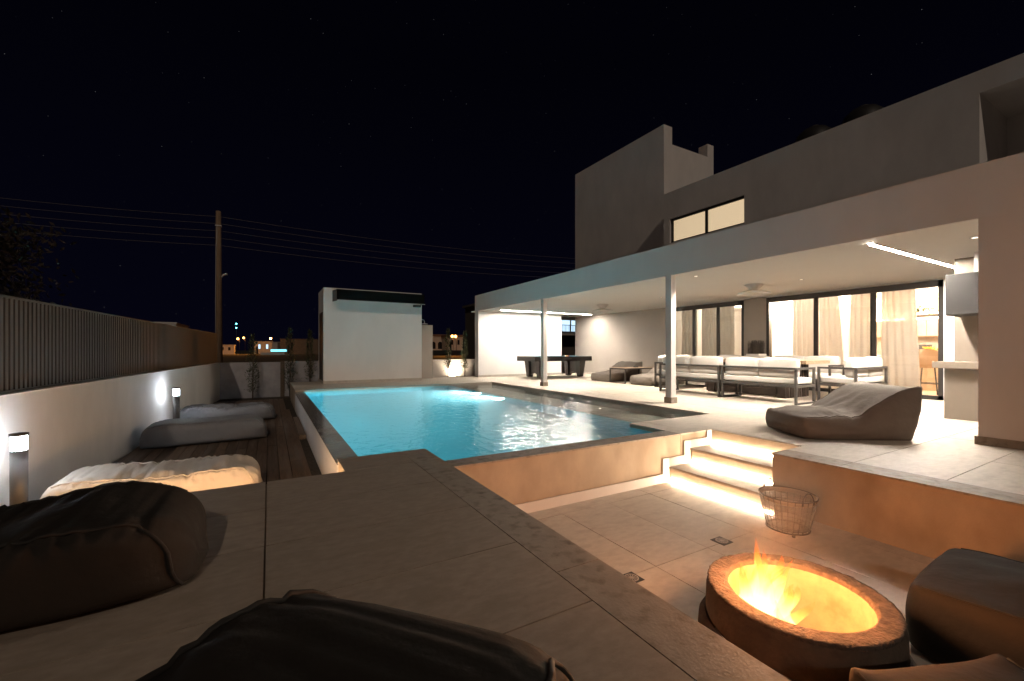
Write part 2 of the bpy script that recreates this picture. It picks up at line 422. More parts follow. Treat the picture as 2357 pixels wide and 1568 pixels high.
# foreground deck
TZ = -.018
fd = box('deck', -2.75, 1.478, -1.6, 4.035, -.75, -.006, 'pit_wall'); struct(fd)
fd.data.materials.append(M['grout'])
TZ0 = -.006
fe = box('deck_extension', .60, 1.478, 4.035, 4.54, -1.05, -.006, 'pit_wall'); struct(fe)
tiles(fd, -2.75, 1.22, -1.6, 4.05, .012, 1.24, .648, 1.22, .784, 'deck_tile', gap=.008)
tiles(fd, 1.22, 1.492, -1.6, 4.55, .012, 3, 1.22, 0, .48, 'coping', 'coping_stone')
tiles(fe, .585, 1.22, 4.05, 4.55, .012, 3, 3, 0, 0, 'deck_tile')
# warm strip under the deck's far edge
st = thing('deck_edge_light', 'warm light strip tucked under the far edge of the front deck', 'light strip', (-.6, 4.04, -.2))
box('led_bar', -1.6, .50, 4.040, 4.052, -.16, -.145, 'deck_led', st)
box('led_channel', -1.62, .52, 4.036, 4.05, -.143, -.13, 'dark_metal', st)

# pool coping and walls
pc = box('pool_wall', 1.49, 4.63, 3.712, 3.94, -1.05, -.006, 'pit_wall'); struct(pc)
tiles(pc, 1.492, 4.63, 3.70, 3.95, .012, 1.2, 3, 1.92, 0, 'coping', 'coping_stone')
pl = box('pool_side_wall', .60, .81, 4.54, 12.75, -1.05, -.05, 'offwhite'); struct(pl)
tiles(pl, .585, .82, 4.552, 12.74, -.032, 3, 1.2, 0, 4.9, 'wet', 'coping_stone')

# terrace
te = boxes('terrace', [(4.615, 13, -3, 2.54, -1.05, -.006), (5.25, 13, 2.54, 3.712, -1.05, -.006), (4.64, 13, 3.712, 4.60, -1.05, -.006),
                       (6.51, 13, 4.60, 12.76, -1.05, -.006), (.61, 13, 12.76, 16.0, -1.05, -.006)], 'pit_wall'); struct(te)
GX, GY = 4.9, .636
tiles(te, 4.60, 4.9, -3, 2.55, .012, 3, 1.3, 0, .64, 'coping', 'coping_stone')
tiles(te, 4.9, 12.5, -.7, 2.55, .012, 1.2, .65, GX, GY)
tiles(te, 5.235, 12.5, 2.55, 3.70, .012, 1.2, .65, GX, GY)
tiles(te, 4.63, 12.5, 3.70, 4.61, .012, 1.2, .65, GX, GY)
tiles(te, 6.5, 12.5, 4.61, 12.75, .012, 1.2, .65, GX, GY)
tiles(te, .60, 12.5, 12.75, 15.95, .012, 1.2, .65, GX, GY)

# sunken court
pf = box('sunken_floor', 1.478, 4.615, -3, 3.712, -.75, -.588, 'grout'); struct(pf)
tiles(pf, 1.478, 4.615, -3, 3.70, -.57, .62, 1.2, 3.21, 2.3)
sk = boxes('stepped_skirting', [(1.49, 4.28, 3.688, 3.702, -.568, -.46), (4.28, 4.385, 3.688, 3.702, -.568, -.27), (4.385, 4.68, 3.688, 3.702, -.378, -.27),
                               (4.68, 4.785, 3.688, 3.702, -.378, -.085), (4.785, 5.14, 3.688, 3.702, -.188, -.085), (5.14, 5.235, 3.688, 3.702, -.188, .01)], 'offwhite')
tag(sk, 'pale stepped skirting band on the pool wall beside the lit steps', 'skirting')
stp = thing('steps', 'three stone steps with glowing strips up to the terrace', 'steps', (4.8, 3.1, -.57))
for i, (xa, xb, zt, ya) in enumerate([(4.80, 5.25, -.19, 2.54), (4.40, 4.80, -.38, 2.40)]):
    y1 = 3.70
    if i == 1:
        boxes('riser', [(4.43, 4.615, 2.42, y1, -.57, zt - .03), (4.615, 4.82, 2.54, y1, -.57, zt - .03)], 'pit_wall', stp)
        boxes('tread', [(xa, 4.602, ya, y1, zt - .03, zt), (4.602, 4.826, 2.55, y1, zt - .03, zt)], 'tile', stp)
    else:
        box('riser', xa + .03, 5.25, ya, y1, -.57, zt - .03, 'pit_wall', stp)
        box('tread', xa, 5.248, ya + .01, y1, zt - .03, zt, 'tile', stp)
for x, z, ya in ((5.236, -.19, 2.56), (4.818, -.38, 2.56), (4.418, -.57, 2.43)):
    box('led_strip', x - .006, x + .008, ya, 3.685, z + .004, z + .022, 'step_led', stp)

# pool basin and water
bs = boxes('pool_basin', [(.82, 6.5, 3.95, 12.75, -1.35, -1.2), (.81, .822, 4.54, 12.75, -1.2, -.07), (.822, 5.04, 12.738, 12.755, -1.2, -.06), (1.49, 4.63, 3.94, 3.952, -1.2, -.06),
                         (.822, 1.50, 4.54, 4.552, -1.2, -.06), (1.478, 1.492, 3.952, 4.54, -1.2, -.06), (4.62, 4.64, 3.952, 4.6, -1.2, -.06), (5.035, 5.05, 4.61, 12.738, -1.2, -.185)], 'pool'); struct(bs)
ld = boxes('pool_ledge', [(5.05, 6.5, 4.61, 12.75, -1.2, -.18), (6.49, 6.502, 4.61, 12.74, -.25, -.012), (4.64, 6.49, 4.60, 4.612, -.25, -.012), (5.04, 6.49, 12.742, 12.756, -.25, -.012)], 'ledge'); struct(ld)
bm = bmesh.new()
P_ = {}
def V_(x, y):
    if (x, y) not in P_: P_[(x, y)] = bm.verts.new((x, y, -.045))
    return P_[(x, y)]
bm.faces.new([V_(.822, 4.552), V_(1.492, 4.552), V_(1.492, 3.952), V_(4.62, 3.952), V_(4.62, 4.612), V_(5.05, 4.612), V_(5.05, 12.738), V_(.822, 12.738)])
f_ = bm.faces.new([V_(5.05, 4.612), V_(6.49, 4.612), V_(6.49, 12.738), V_(5.05, 12.738)]); f_.material_index = 1
wt = ob('water', bm, ['water', 'water_thin']); struct(wt)
for i, (y, lab) in enumerate(((10.5, 'underwater pool light glowing in the ledge wall, farther one'), (9.2, 'underwater pool light glowing in the ledge wall, nearer one'))):
    t = thing('pool_light', lab, 'pool light', (5.03, y, -.48), 'underwater pool lights')
    bm = bmesh.new(); lathe_bm(bm, [(.085, 0), (.085, .03), (.07, .035)], (0, 0, 0), 20, capb=True)
    bmesh.ops.rotate(bm, verts=bm.verts, cent=(0, 0, 0), matrix=Matrix.Rotation(-PI / 2, 3, 'Y')); bmesh.ops.translate(bm, verts=bm.verts, vec=(5.034, y, -.48))
    ob('bezel', bm, 'steel', t)
    bm = bmesh.new(); bmesh.ops.create_circle(bm, cap_ends=True, radius=.07, segments=20)
    bmesh.ops.rotate(bm, verts=bm.verts, cent=(0, 0, 0), matrix=Matrix.Rotation(-PI / 2, 3, 'Y')); bmesh.ops.translate(bm, verts=bm.verts, vec=(4.998, y, -.48))
    ob('lens', bm, 'pool_lamp', t)
    lamp('pool_lamp', 'SPOT', (4.86, y, -.48), 760, (.78, .97, 1.0), t, .10, (-1, .02, 0), 168, .9)

# wooden sun deck, left
wd = box('wood_deck_base', -2.7, .598, 4.036, 15.7, -.95, -.53, 'soil'); struct(wd)
x = -2.42; k = 0
while x < .34:
    y = 4.06; first = True
    while y < 15.6:
        ln = random.choice((2.4, 3.0, 3.6)) if not first else random.uniform(.8, 3.2)
        y2 = min(15.6, y + ln)
        xl = -2.2 + .0682 * (y2 - 5.6) + .02
        if x > xl - .05:
            box('plank', x, x + .134, y, y2 - .005, -.515, -.48 + random.uniform(-.0015, .0015), 'wood', wd)
        y = y2; first = False
    x += .141; k += 1
box('edge_board', .36, .47, 4.06, 12.9, -.53, -.50, 'wood', wd)
box('wood_step', .475, .585, 8.6, 11.0, -.53, -.45, 'wood', wd)

# planting strips
so = boxes('planting_soil', [(-1.6, .62, 15.7, 16.45, -.9, -.49), (.62, 12.9, 16.0, 16.45, -.9, -.02)], 'soil'); struct(so)

# ------------------------------------------------------------------ left boundary wall with slatted fence
bw = thing('boundary_wall', 'long low rendered wall along the left side of the wood deck', 'wall', (-2.1, 5.6, -.6))
box('wall_body', -2.3, -2.1, -8, 16.4, -.95, .675, 'wall_left', bw)
box('wall_cap', -2.31, -2.09, -8, 16.4, .675, .69, 'offwhite', bw)
bw.rotation_euler.z = -math.atan(.0682)
fn = thing('slat_fence', 'dark ribbed metal fence standing on the low left wall', 'fence', (-2.1, 5.6, .69))
box('backing_panel', -2.215, -2.20, 3.6, 16.35, .70, 1.585, 'fence_back', fn)
box('top_rail', -2.24, -2.155, 3.6, 16.35, 1.588, 1.61, 'fence', fn)
box('bottom_rail', -2.24, -2.16, 3.6, 16.35, .692, .712, 'fence', fn)
bm = bmesh.new(); 
vs = B(bm, -.016, .016, -.023, .023, 0, .872)
me = bpy.data.meshes.new('slat'); bm.to_mesh(me); bm.free(); me.materials.append(M['fence'])
for i in range(168):
    o = bpy.data.objects.new('slat', me); COL.objects.link(o); o.parent = fn
    o.location = Vector((-2.182, 3.65 + i * .0757, .714)) - fn.location
for y in (5.2, 7.6, 10.0, 12.4, 14.8):
    box('post', -2.28, -2.218, y - .03, y + .03, .692, 1.585, 'fence', fn)
fn.rotation_euler.z = bw.rotation_euler.z

# far boundary wall
fw = thing('back_wall', 'pale block wall behind the shrubs at the far end', 'wall', (4, 16.5, -.6))
box('wall_body', -1.9, .33, 16.4, 16.6, -.95, .68, 'block', fw)
box('wall_body', .45, 4.9, 16.42, 16.6, -.95, .70, 'block', fw)
box('wall_body', 4.9, 11.5, 16.42, 16.62, -.95, .70, 'offwhite', fw)
box('post', .33, .45, 16.36, 16.6, -.7, .72, 'bark', fw)

# ------------------------------------------------------------------ pool house
ph = thing('pool_house', 'small white cube pool house at the far end of the pool', 'pool house', (3.1, 15.5, .012))
box('wall', 1.5, 4.7, 14.7, 16.3, .10, 3.08, 'white', ph)
box('plinth', 1.485, 4.715, 14.685, 16.31, .012, .10, 'tile', ph)
d_ = box('door', 1.485, 1.4995, 14.95, 15.72, .10, 2.25, 'dark_wood', ph)
boxes('door_frame', [(1.478, 1.4995, 14.89, 14.95, .10, 2.31), (1.478, 1.4995, 15.72, 15.78, .10, 2.31), (1.478, 1.4995, 14.95, 15.72, 2.25, 2.31)], 'dark_metal', ph)
bm = bmesh.new()
def plate(bm, p, q, z0, z1, t=.02):
    p = Vector(p); q = Vector(q); d = (q - p).normalized(); n = Vector((-d.y, d.x)) * t
    c = [p, q, q + n, p + n]
    lo = [bm.verts.new((v.x, v.y, z0)) for v in c]; hi = [bm.verts.new((v.x, v.y, z1)) for v in c]
    bm.faces.new(lo[::-1]); bm.faces.new(hi)
    for i in range(4): bm.faces.new((lo[i], lo[(i + 1) % 4], hi[(i + 1) % 4], hi[i]))
cn = thing('screen_housing', 'dark metal box awning fixed along the top of the white pool house', 'awning', (3.2, 14.5, 2.66))
plate(bm, (1.84, 14.28), (4.66, 14.28), 2.67, 3.0); ob('front_plate', bm, 'soot', cn)
bm = bmesh.new(); plate(bm, (1.76, 14.69), (1.838, 14.30), 2.64, 2.995, .015); ob('side_plate', bm, 'dark_metal', cn)
bm = bmesh.new(); plate(bm, (4.66, 14.31), (4.66, 14.69), 2.67, 2.995, .015); ob('side_plate', bm, 'dark_metal', cn)
box('top_plate', 1.87, 4.64, 14.305, 14.69, 2.975, 2.99, 'white', cn)
box('bottom_lip', 1.86, 4.68, 14.262, 14.30, 2.655, 2.668, 'offwhite', cn)
box('corner_gusset', 4.38, 4.64, 14.6, 14.69, 2.59, 2.665, 'dark_metal', cn)
# shower wall
sh = thing('shower_wall', 'narrow beige shower wall beside the white pool house', 'shower', (5.0, 15.6, .012))
box('panel', 4.72, 5.4, 15.55, 15.75, .012, 2.03, 'grey_wall', sh)
shd = thing('shower_head', 'chrome rain shower head on a bent arm above the beige shower wall', 'shower head', (4.9, 15.3, 2.1))
tube('arm', [(4.70, 15.35, 2.22), (4.90, 15.35, 2.22), (4.98, 15.35, 2.20), (5.01, 15.35, 2.14), (5.01, 15.35, 2.07)], .016, 'steel', shd, 8)
lathe('rose', [(.02, .03), (.12, .012), (.12, 0), (0.01, 0)], (5.01, 15.35, 2.05), 'steel', shd, 20)

# ------------------------------------------------------------------ villa
vl = thing('villa', 'white two storey villa with a deep covered terrace', 'house', (9.8, 8, .012))
box('canopy', 7.1, 12.5, -3, 15.42, 2.66, 3.24, 'white', vl)
box('soffit', 7.16, 12.49, -2.9, 15.9, 2.62, 2.658, 'soffit', vl)
box('canopy_fascia', 7.095, 7.16, -3, 15.43, 2.615, 2.659, 'white', vl)
box('end_wall', 7.1, 11.1, 15.1, 15.42, .012, 2.62, 'white', vl)
box('end_wall_skirting', 7.08, 11.1, 15.085, 15.1, .012, .10, 'tile', vl)
# back wall pieces around the doors (door zones Y 7.73-10.45 and 3.33-7.06)
box('back_wall', 12.5, 12.8, 10.45, 15.9, .012, 2.66, 'grey_wall', vl)
box('back_wall', 12.5, 12.8, 7.06, 7.73, .012, 2.66, 'grey_wall', vl)
box('back_wall', 12.5, 12.8, -3, 3.33, .012, 2.66, 'white', vl)
box('back_wall_skirting', 12.485, 12.5, 10.45, 15.9, .012, .09, 'tile', vl)
box('right_wall', 7.1, 7.45, -3, 1.6, .012, 2.62, 'white', vl)
box('right_wall_plinth', 7.075, 7.47, -3, 1.625, .012, .105, 'coping', vl)
for y in (10.6, 5.97):
    c = box('column', 7.08, 7.22, y - .07, y + .07, .13, 2.62, 'white', vl)
    box('column_base', 7.06, 7.24, y - .09, y + .09, .012, .13, 'coping', c)
# upper storey with recess on the right
box('upper_wall', 12.5, 12.8, 10.48, 10.75, 3.24, 6.76, 'offwhite', vl)
box('upper_wall', 12.5, 12.8, 7.72, 10.48, 5.80, 6.76, 'offwhite', vl)
box('upper_wall', 12.5, 12.8, 7.72, 10.48, 3.24, 4.92, 'offwhite', vl)
box('upper_wall', 12.5, 12.8, 2.8, 7.72, 3.24, 6.76, 'offwhite', vl)
box('upper_wall', 12.5, 12.8, -3, 2.8, 6.30, 6.76, 'offwhite', vl)
box('upper_side', 12.8, 18, 10.45, 10.75, 3.24, 6.76, 'offwhite', vl)
box('upper_roof', 12.8, 18, -3, 10.45, 6.3, 6.5, 'offwhite', vl)
box('recess_side', 12.8, 14.6, 2.8, 3.0, 3.24, 6.3, 'offwhite', vl)
box('recess_back', 14.4, 14.6, -3, 2.8, 3.24, 6.3, 'offwhite', vl)
uw = box('upper_window', 12.58, 12.64, 7.72, 10.48, 5.72, 5.80, 'black', vl)
boxes('window_frame', [(12.58, 12.64, 10.41, 10.48, 4.92, 5.72), (12.58, 12.64, 9.03, 9.11, 4.92, 5.72), (12.58, 12.64, 7.72, 7.76, 4.92, 5.72), (12.58, 12.64, 7.72, 10.48, 4.92, 4.98)], 'black', uw)
box('blind', 12.70, 12.71, 7.74, 10.46, 4.93, 5.79, 'blind', uw)
for a, b in ((7.76, 9.03), (9.11, 10.41)): box('pane', 12.605, 12.613, a, b, 4.98, 5.72, 'glass', uw)
# stair tower set back behind
box('tower', 13.35, 13.75, 11.47, 17.0, 0, 9.88, 'offwhite', vl)
box('tower_side', 13.75, 16.4, 11.47, 11.8, 0, 9.2, 'offwhite', vl)
box('tower_side_cap', 13.75, 13.82, 11.47, 11.8, 9.2, 9.88, 'offwhite', vl)
box('tower_side_cap', 16.0, 16.4, 11.47, 11.9, 9.2, 9.75, 'offwhite', vl)
# roof tanks
for y, lab in ((6.5, 'left rounded water tank peeking over the roof edge'), (5.3, 'right rounded water tank peeking over the roof edge')):
    t = thing('roof_tank', lab, 'water tank', (14.0, y, 6.5), 'tanks on the roof')
    lathe('tank_body', [(.5, 0), (.5, .74), (.45, .94), (.30, 1.09), (.05, 1.15)], (14.0, y, 6.5), 'hood', t, 24)
    lathe('tank_cap', [(.12, 0), (.12, .05), (.02, .06)], (14.0, y, 7.64), 'dark_metal', t, 12)

# sliding doors
def sliding_door(y0, y1, divs, top, parent):
    d = boxes('sliding_door', [(12.52, 12.62, y0, y1, top - .14, top), (12.52, 12.62, y0, y1, .012, .10), (12.50, 12.64, y1 - .08, y1, .012, top), (12.52, 12.62, y0, y0 + .09, .012, top)], 'black', parent)
    e = [y0 + .09] + list(divs) + [y1 - .08]
    for k, yv in enumerate(divs):
        boxes('stile', [(12.53, 12.575, yv - .065, yv + .01, .10, top - .14), (12.58, 12.625, yv - .01, yv + .065, .10, top - .14)], 'black', d)
    for a, b in zip(e, e[1:]):
        box('pane', 12.572, 12.58, a, b, .10, top - .14, 'glass', d)
    return d
sliding_door(3.33, 7.06, (4.57, 5.80), 2.60, vl)
sliding_door(7.73, 10.45, (8.63, 9.53), 2.60, vl)
box('lintel', 12.5, 12.8, 3.33, 10.45, 2.602, 2.66, 'white', vl)
# rooms behind
rm = boxes('room_shell', [(12.8, 17.6, 2.2, 10.6, -.05, .012), (12.8, 17.6, 2.2, 10.6, 2.66, 2.74), (17.4, 17.6, 2.2, 10.6, .012, 2.66), (12.8, 17.4, 2.2, 2.4, .012, 2.66), (12.8, 17.4, 7.25, 7.4, .012, 2.66), (12.8, 17.4, 10.45, 10.6, .012, 2.66)], 'room_white', vl)
box('room_floor', 12.64, 17.39, 2.41, 10.44, .014, .02, 'oak', vl)
for x, y, p in ((14.2, 6.2, 95), (15.5, 4.0, 95), (14.8, 9.0, 34)):
    t = thing('room_ceiling_light', {6.2: 'round ceiling light inside the left of the lit living room', 4.0: 'round ceiling light inside the kitchen end of the room', 9.0: 'round ceiling light inside the curtained room'}[y], 'ceiling light', (x, y, 2.6), 'ceiling lights indoors')
    lathe('shade', [(.22, .06), (.22, 0), (.2, -.005), (.01, -.005)], (x, y, 2.6), 'bulb_warm', t, 20)
    lamp('room_lamp', 'POINT', (x, y, 2.45), p * 2.7, (1.0, .88, .72), t, .2)

def curtain(y0, y1, x, label, ybot0=None, ybot1=None, folds=5, z0=.03, z1=2.56, dark=False):
    t = bmesh.new(); n = folds * 10; nz = 8
    ybot0 = y0 if ybot0 is None else ybot0; ybot1 = y1 if ybot1 is None else ybot1
    L = []
    for side in (0, 1):
        g_ = []
        for j in range(nz + 1):
            f = j / nz; row = []
            for i in range(n + 1):
                s = i / n
                yy = (ybot0 + (ybot1 - ybot0) * s) * (1 - f) + (y0 + (y1 - y0) * s) * f
                w = (.014 + .007 * math.sin(7 * s + 3)) * math.sin(2 * PI * folds * s + .8 * math.sin(2.2 * f + s * 4)) + .02 * noise.noise((s * 4, f * 2, y0))
                row.append(t.verts.new((x + w + side * .006, yy, z0 + (z1 - z0) * f)))
            g_.append(row)
        L.append(g_)
        for j in range(nz):
            for i in range(n):
                q = (g_[j][i], g_[j][i + 1], g_[j + 1][i + 1], g_[j + 1][i])
                t.faces.new(q if side == 0 else q[::-1])
    o = ob('curtain', t, 'curtain', None, True)
    return tag(o, label, 'curtain', 'curtains behind the glass')
curtain(5.92, 6.52, 12.86, 'cream curtain in the leftmost pane of the wide glass door')
curtain(5.42, 5.86, 12.86, 'cream curtain flaring right at its foot in the middle door pane', 5.24, 5.84, 4)
curtain(4.64, 5.14, 12.86, 'cream curtain pulled to the right of the middle door pane', 4.64, 5.20, 4)
curtain(3.90, 4.52, 12.86, 'cream curtain covering most of the rightmost door pane', 3.80, 4.52, 5)
curtain(9.62, 10.25, 12.86, 'beige curtain in the left pane of the darker glass door', folds=5)
curtain(8.30, 9.46, 12.90, 'grey curtain drawn across the middle of the darker glass door', folds=8)

# kitchen
kt = thing('kitchen_cabinets', 'pale oak kitchen cupboards along the far wall of the lit room', 'cabinets', (17.1, 4.6, .02))
for y in (2.5, 3.3, 4.1, 4.9, 5.7): box('cupboard_door', 17.0, 17.38, y + .004, y + .796, 1.50, 2.02, 'oak', kt, .004, 1)
for y in (2.5, 3.3, 4.1, 4.9, 5.7): box('base_unit', 16.85, 17.38, y + .004, y + .796, .1, .88, 'oak', kt, .004, 1)
box('worktop', 16.8, 17.38, 2.5, 6.5, .88, .93, 'room_white', kt)
box('splashback', 17.37, 17.385, 2.5, 6.5, .93, 1.50, 'marble', kt)
box('led_strip', 17.0, 17.36, 2.5, 6.5, 2.024, 2.05, 'deck_led', kt)
ov = box('kitchen_appliance', 16.95, 17.3, 4.85, 5.2, .935, 1.25, 'black', None, .02); tag(ov, 'small black appliance on the kitchen worktop', 'appliance')
def leaves(bm, c, rx, ry, rz, n, s, flat=False):
    for _ in range(n):
        p = Vector((random.gauss(0, .45) * rx, random.gauss(0, .45) * ry, random.gauss(0, .45) * rz)) + Vector(c)
        a = Vector((random.uniform(-1, 1), random.uniform(-1, 1), random.uniform(-1, 1))).normalized() * s * random.uniform(.6, 1.3)
        b = a.cross(Vector((random.uniform(-1, 1), random.uniform(-1, 1), random.uniform(-1, 1)))).normalized() * s * .45
        v = [bm.verts.new(p - a), bm.verts.new(p + b), bm.verts.new(p + a), bm.verts.new(p - b)]
        bm.faces.new(v)
tp = thing('trailing_plant', 'trailing leafy plants along the top of the kitchen cupboards', 'plant', (17.1, 4.4, 2.06))
box('trough', 17.0, 17.2, 3.4, 5.4, 2.06, 2.16, 'dark_wood', tp)
bm = bmesh.new()
for i in range(14): leaves(bm, (17.02, 3.5 + i * .14, 2.28 + random.uniform(-.04, .06)), .14, .12, .14, 26, .05)
ob('foliage', bm, 'leaf', tp)
isl = thing('kitchen_island', 'pale island counter standing before the kitchen cupboards', 'island', (15.4, 4.2, .02))
box('worktop', 15.0, 15.9, 2.8, 5.2, .90, .95, 'room_white', isl); box('island_base', 15.15, 15.8, 2.9, 5.1, .02, .90, 'oak', isl)
fl = thing('flower_bowl', 'bowl of yellow flowers on the kitchen island', 'flowers', (15.3, 4.35, .95))
lathe('bowl', [(.06, 0), (.13, .06), (.14, .1), (.12, .1)], (15.3, 4.35, .95), 'room_white', fl, 16, capb=True)
bm = bmesh.new(); leaves(bm, (15.3, 4.35, 1.10), .13, .13, .07, 120, .04); ob('blossom', bm, 'flower', fl)
ch = thing('bar_stool', 'tan leather high stool seen through the right door pane', 'stool', (14, 4.0, .02))
bm = bmesh.new()
n = 14
pr = []
for side, rr in ((0, .27), (1, .235)):
    for zz in (.66, 1.12):
        pr.append([bm.verts.new((14 - rr * math.cos(R(-105 + 210 * i / n)), 4.0 + rr * math.sin(R(-105 + 210 * i / n)), zz - (0 if zz < 1 else .28 * abs(2 * i / n - 1) ** 2.4))) for i in range(n + 1)])
for a, b in ((0, 1), (3, 2), (1, 3), (2, 0)):
    for i in range(n): bm.faces.new((pr[a][i], pr[a][i + 1], pr[b][i + 1], pr[b][i]))
ob('backrest', bm, 'tan', ch, True)
box('seat', 13.78, 14.22, 3.78, 4.22, .66, .75, 'tan', ch, .03)
for sx in (-1, 1):
    for sy in (-1, 1): tube('leg', [(14 + .16 * sx, 4 + .16 * sy, .66), (14 + .23 * sx, 4 + .23 * sy, .02)], .014, 'black', ch)
tube('foot_ring', [(13.79, 3.79, .28), (14.21, 3.79, .28), (14.21, 4.21, .28), (13.79, 4.21, .28)], .01, 'black', ch, 6, True)

# terrace ceiling lights
M['strip_far'] = emis('led_strip_far', (1.0, .90, .78), 220)
def strip(x0, x1, y, lab, em='strip'):
    t = thing('ceiling_strip_light', lab, 'strip light', ((x0 + x1) / 2, y, 2.6), 'strip lights in the terrace ceiling')
    box('diffuser', x0, x1, y - .03, y + .03, 2.604, 2.612, em, t)
    box('trim', x0 - .02, x1 + .02, y - .045, y - .031, 2.602, 2.6195, 'white', t); box('trim', x0 - .02, x1 + .02, y + .031, y + .045, 2.602, 2.6195, 'white', t)
strip(7.7, 12.1, 14.3, 'long glowing strip light in the ceiling near the far white wall', 'strip_far')
strip(7.51, 12.1, 2.75, 'long glowing strip light in the ceiling above the outdoor kitchen')
def downlight(x, y, p, lab, spot=120):
    t = thing('downlight', lab, 'downlight', (x, y, 2.6), 'downlights in the terrace ceiling')
    lathe('ring', [(.055, 0), (.055, -.006), (.040, -.008), (.040, 0)], (x, y, 2.619), 'steel', t, 18)
    bm = bmesh.new(); bmesh.ops.create_circle(bm, cap_ends=True, radius=.039, segments=16); bmesh.ops.translate(bm, verts=bm.verts, vec=(x, y, 2.616))
    bmesh.ops.reverse_faces(bm, faces=bm.faces); ob('lens', bm, 'bulb_warm', t)
    lamp('downlight_fill', 'SPOT', (x, y, 2.60), p * 3.9, (1.0, .87, .72), t, .05, (0, 0, -1), spot, .8)  # spot added to brighten the terrace, while the lens stays dim as if unlit
downlight(7.65, 5.75, 70, 'recessed downlight just behind the nearer white column')
downlight(7.65, 10.45, 70, 'recessed downlight just behind the farther white column')
downlight(11.7, 13.2, 22, 'recessed downlight washing the far end of the grey back wall', 100)
downlight(9.9, 8.6, 105, 'added fill downlight above the far loveseat')  # this and the next are unseen fittings, put in to brighten the middle
downlight(10.0, 4.9, 70, 'added fill downlight above the near loveseat')
downlight(8.3, 1.9, 30, 'recessed downlight close to the right wall of the terrace')
def ring_fan(x, y, lab):
    t = thing('ceiling_fan', lab, 'ceiling fan', (x, y, 2.38), 'ceiling fans over the terrace')
    lathe('mount', [(.20, .24), (.19, .21), (.10, .13), (.09, .09)], (x, y, 2.38), 'white', t, 24)
    lathe('disc', [(.09, .10), (.22, .09), (.33, .055), (.355, .03), (.34, .01), (.28, 0), (.26, .012), (.02, .012)], (x, y, 2.38), 'white', t, 32)
ring_fan(9.8, 11.0, 'white disc ceiling fan nearer the far wall'); ring_fan(9.85, 5.85, 'white disc ceiling fan above the dining sofas')

# outdoor kitchen
ok = thing('outdoor_kitchen', 'beige plastered barbecue counter with thick slab top by the right wall', 'counter', (9.8, 1.7, .012))
box('base', 9.3, 10.0, .3, 2.47, .012, .81, 'bbq', ok)
box('worktop', 9.18, 10.0, .3, 2.58, .81, .91, 'bbq', ok, .006)
box('back_panel', 10.0, 10.12, .3, 2.53, .012, 2.62, 'bbq', ok)
hd = thing('extractor_hood', 'dark grey metal hood above the barbecue counter', 'hood', (9.6, 1.6, 1.65))
box('hood_body', 9.3, 9.985, .5, 2.44, 1.65, 2.28, 'hood', hd, .004, 1)
box('flange', 9.34, 9.985, 2.442, 2.465, 1.64, 2.29, 'hood', hd)
box('flue', 9.55, 9.985, .9, 2.2, 2.282, 2.618, 'white', hd)

# ------------------------------------------------------------------ furniture
def rbox(name, x0, x1, y0, y1, z0, z1, m, parent, bev=.035, puff=.012, tilt=0):
    bm = bmesh.new(); B(bm, x0, x1, y0, y1, z0, z1)
    bmesh.ops.subdivide_edges(bm, edges=bm.edges[:], cuts=5, use_grid_fill=True)
    c = Vector(((x0 + x1) / 2, (y0 + y1) / 2, (z0 + z1) / 2)); h = Vector(((x1 - x0) / 2, (y1 - y0) / 2, (z1 - z0) / 2))
    sd_ = random.random() * 50
    for v in bm.verts:
        d = v.co - c; q = Vector((d.x / h.x, d.y / h.y, d.z / h.z))
        # round the corners: pull toward an inset box
        ins = Vector((max(h.x - bev, 0), max(h.y - bev, 0), max(h.z - bev, 0)))
        cl = Vector((max(-ins.x, min(ins.x, d.x)), max(-ins.y, min(ins.y, d.y)), max(-ins.z, min(ins.z, d.z))))
        e = d - cl
        if e.length > 1e-6: d = cl + e.normalized() * bev
        pf_ = (1 - q.x ** 2 * .9) * (1 - q.y ** 2 * .9) + (1 - q.z ** 2) * .3
        ax = max(range(3), key=lambda i: abs(q[i]))
        d[ax] += math.copysign(puff * pf_, q[ax]) 
        d += Vector((0, 0, 1)) * .006 * noise.noise((v.co * 5) + Vector((sd_, 0, 0)))
        v.co = c + d
    if tilt: bmesh.ops.rotate(bm, verts=bm.verts, cent=(c.x, c.y, z0), matrix=Matrix.Rotation(tilt, 3, 'Y'))
    return ob(name, bm, m, parent, True)

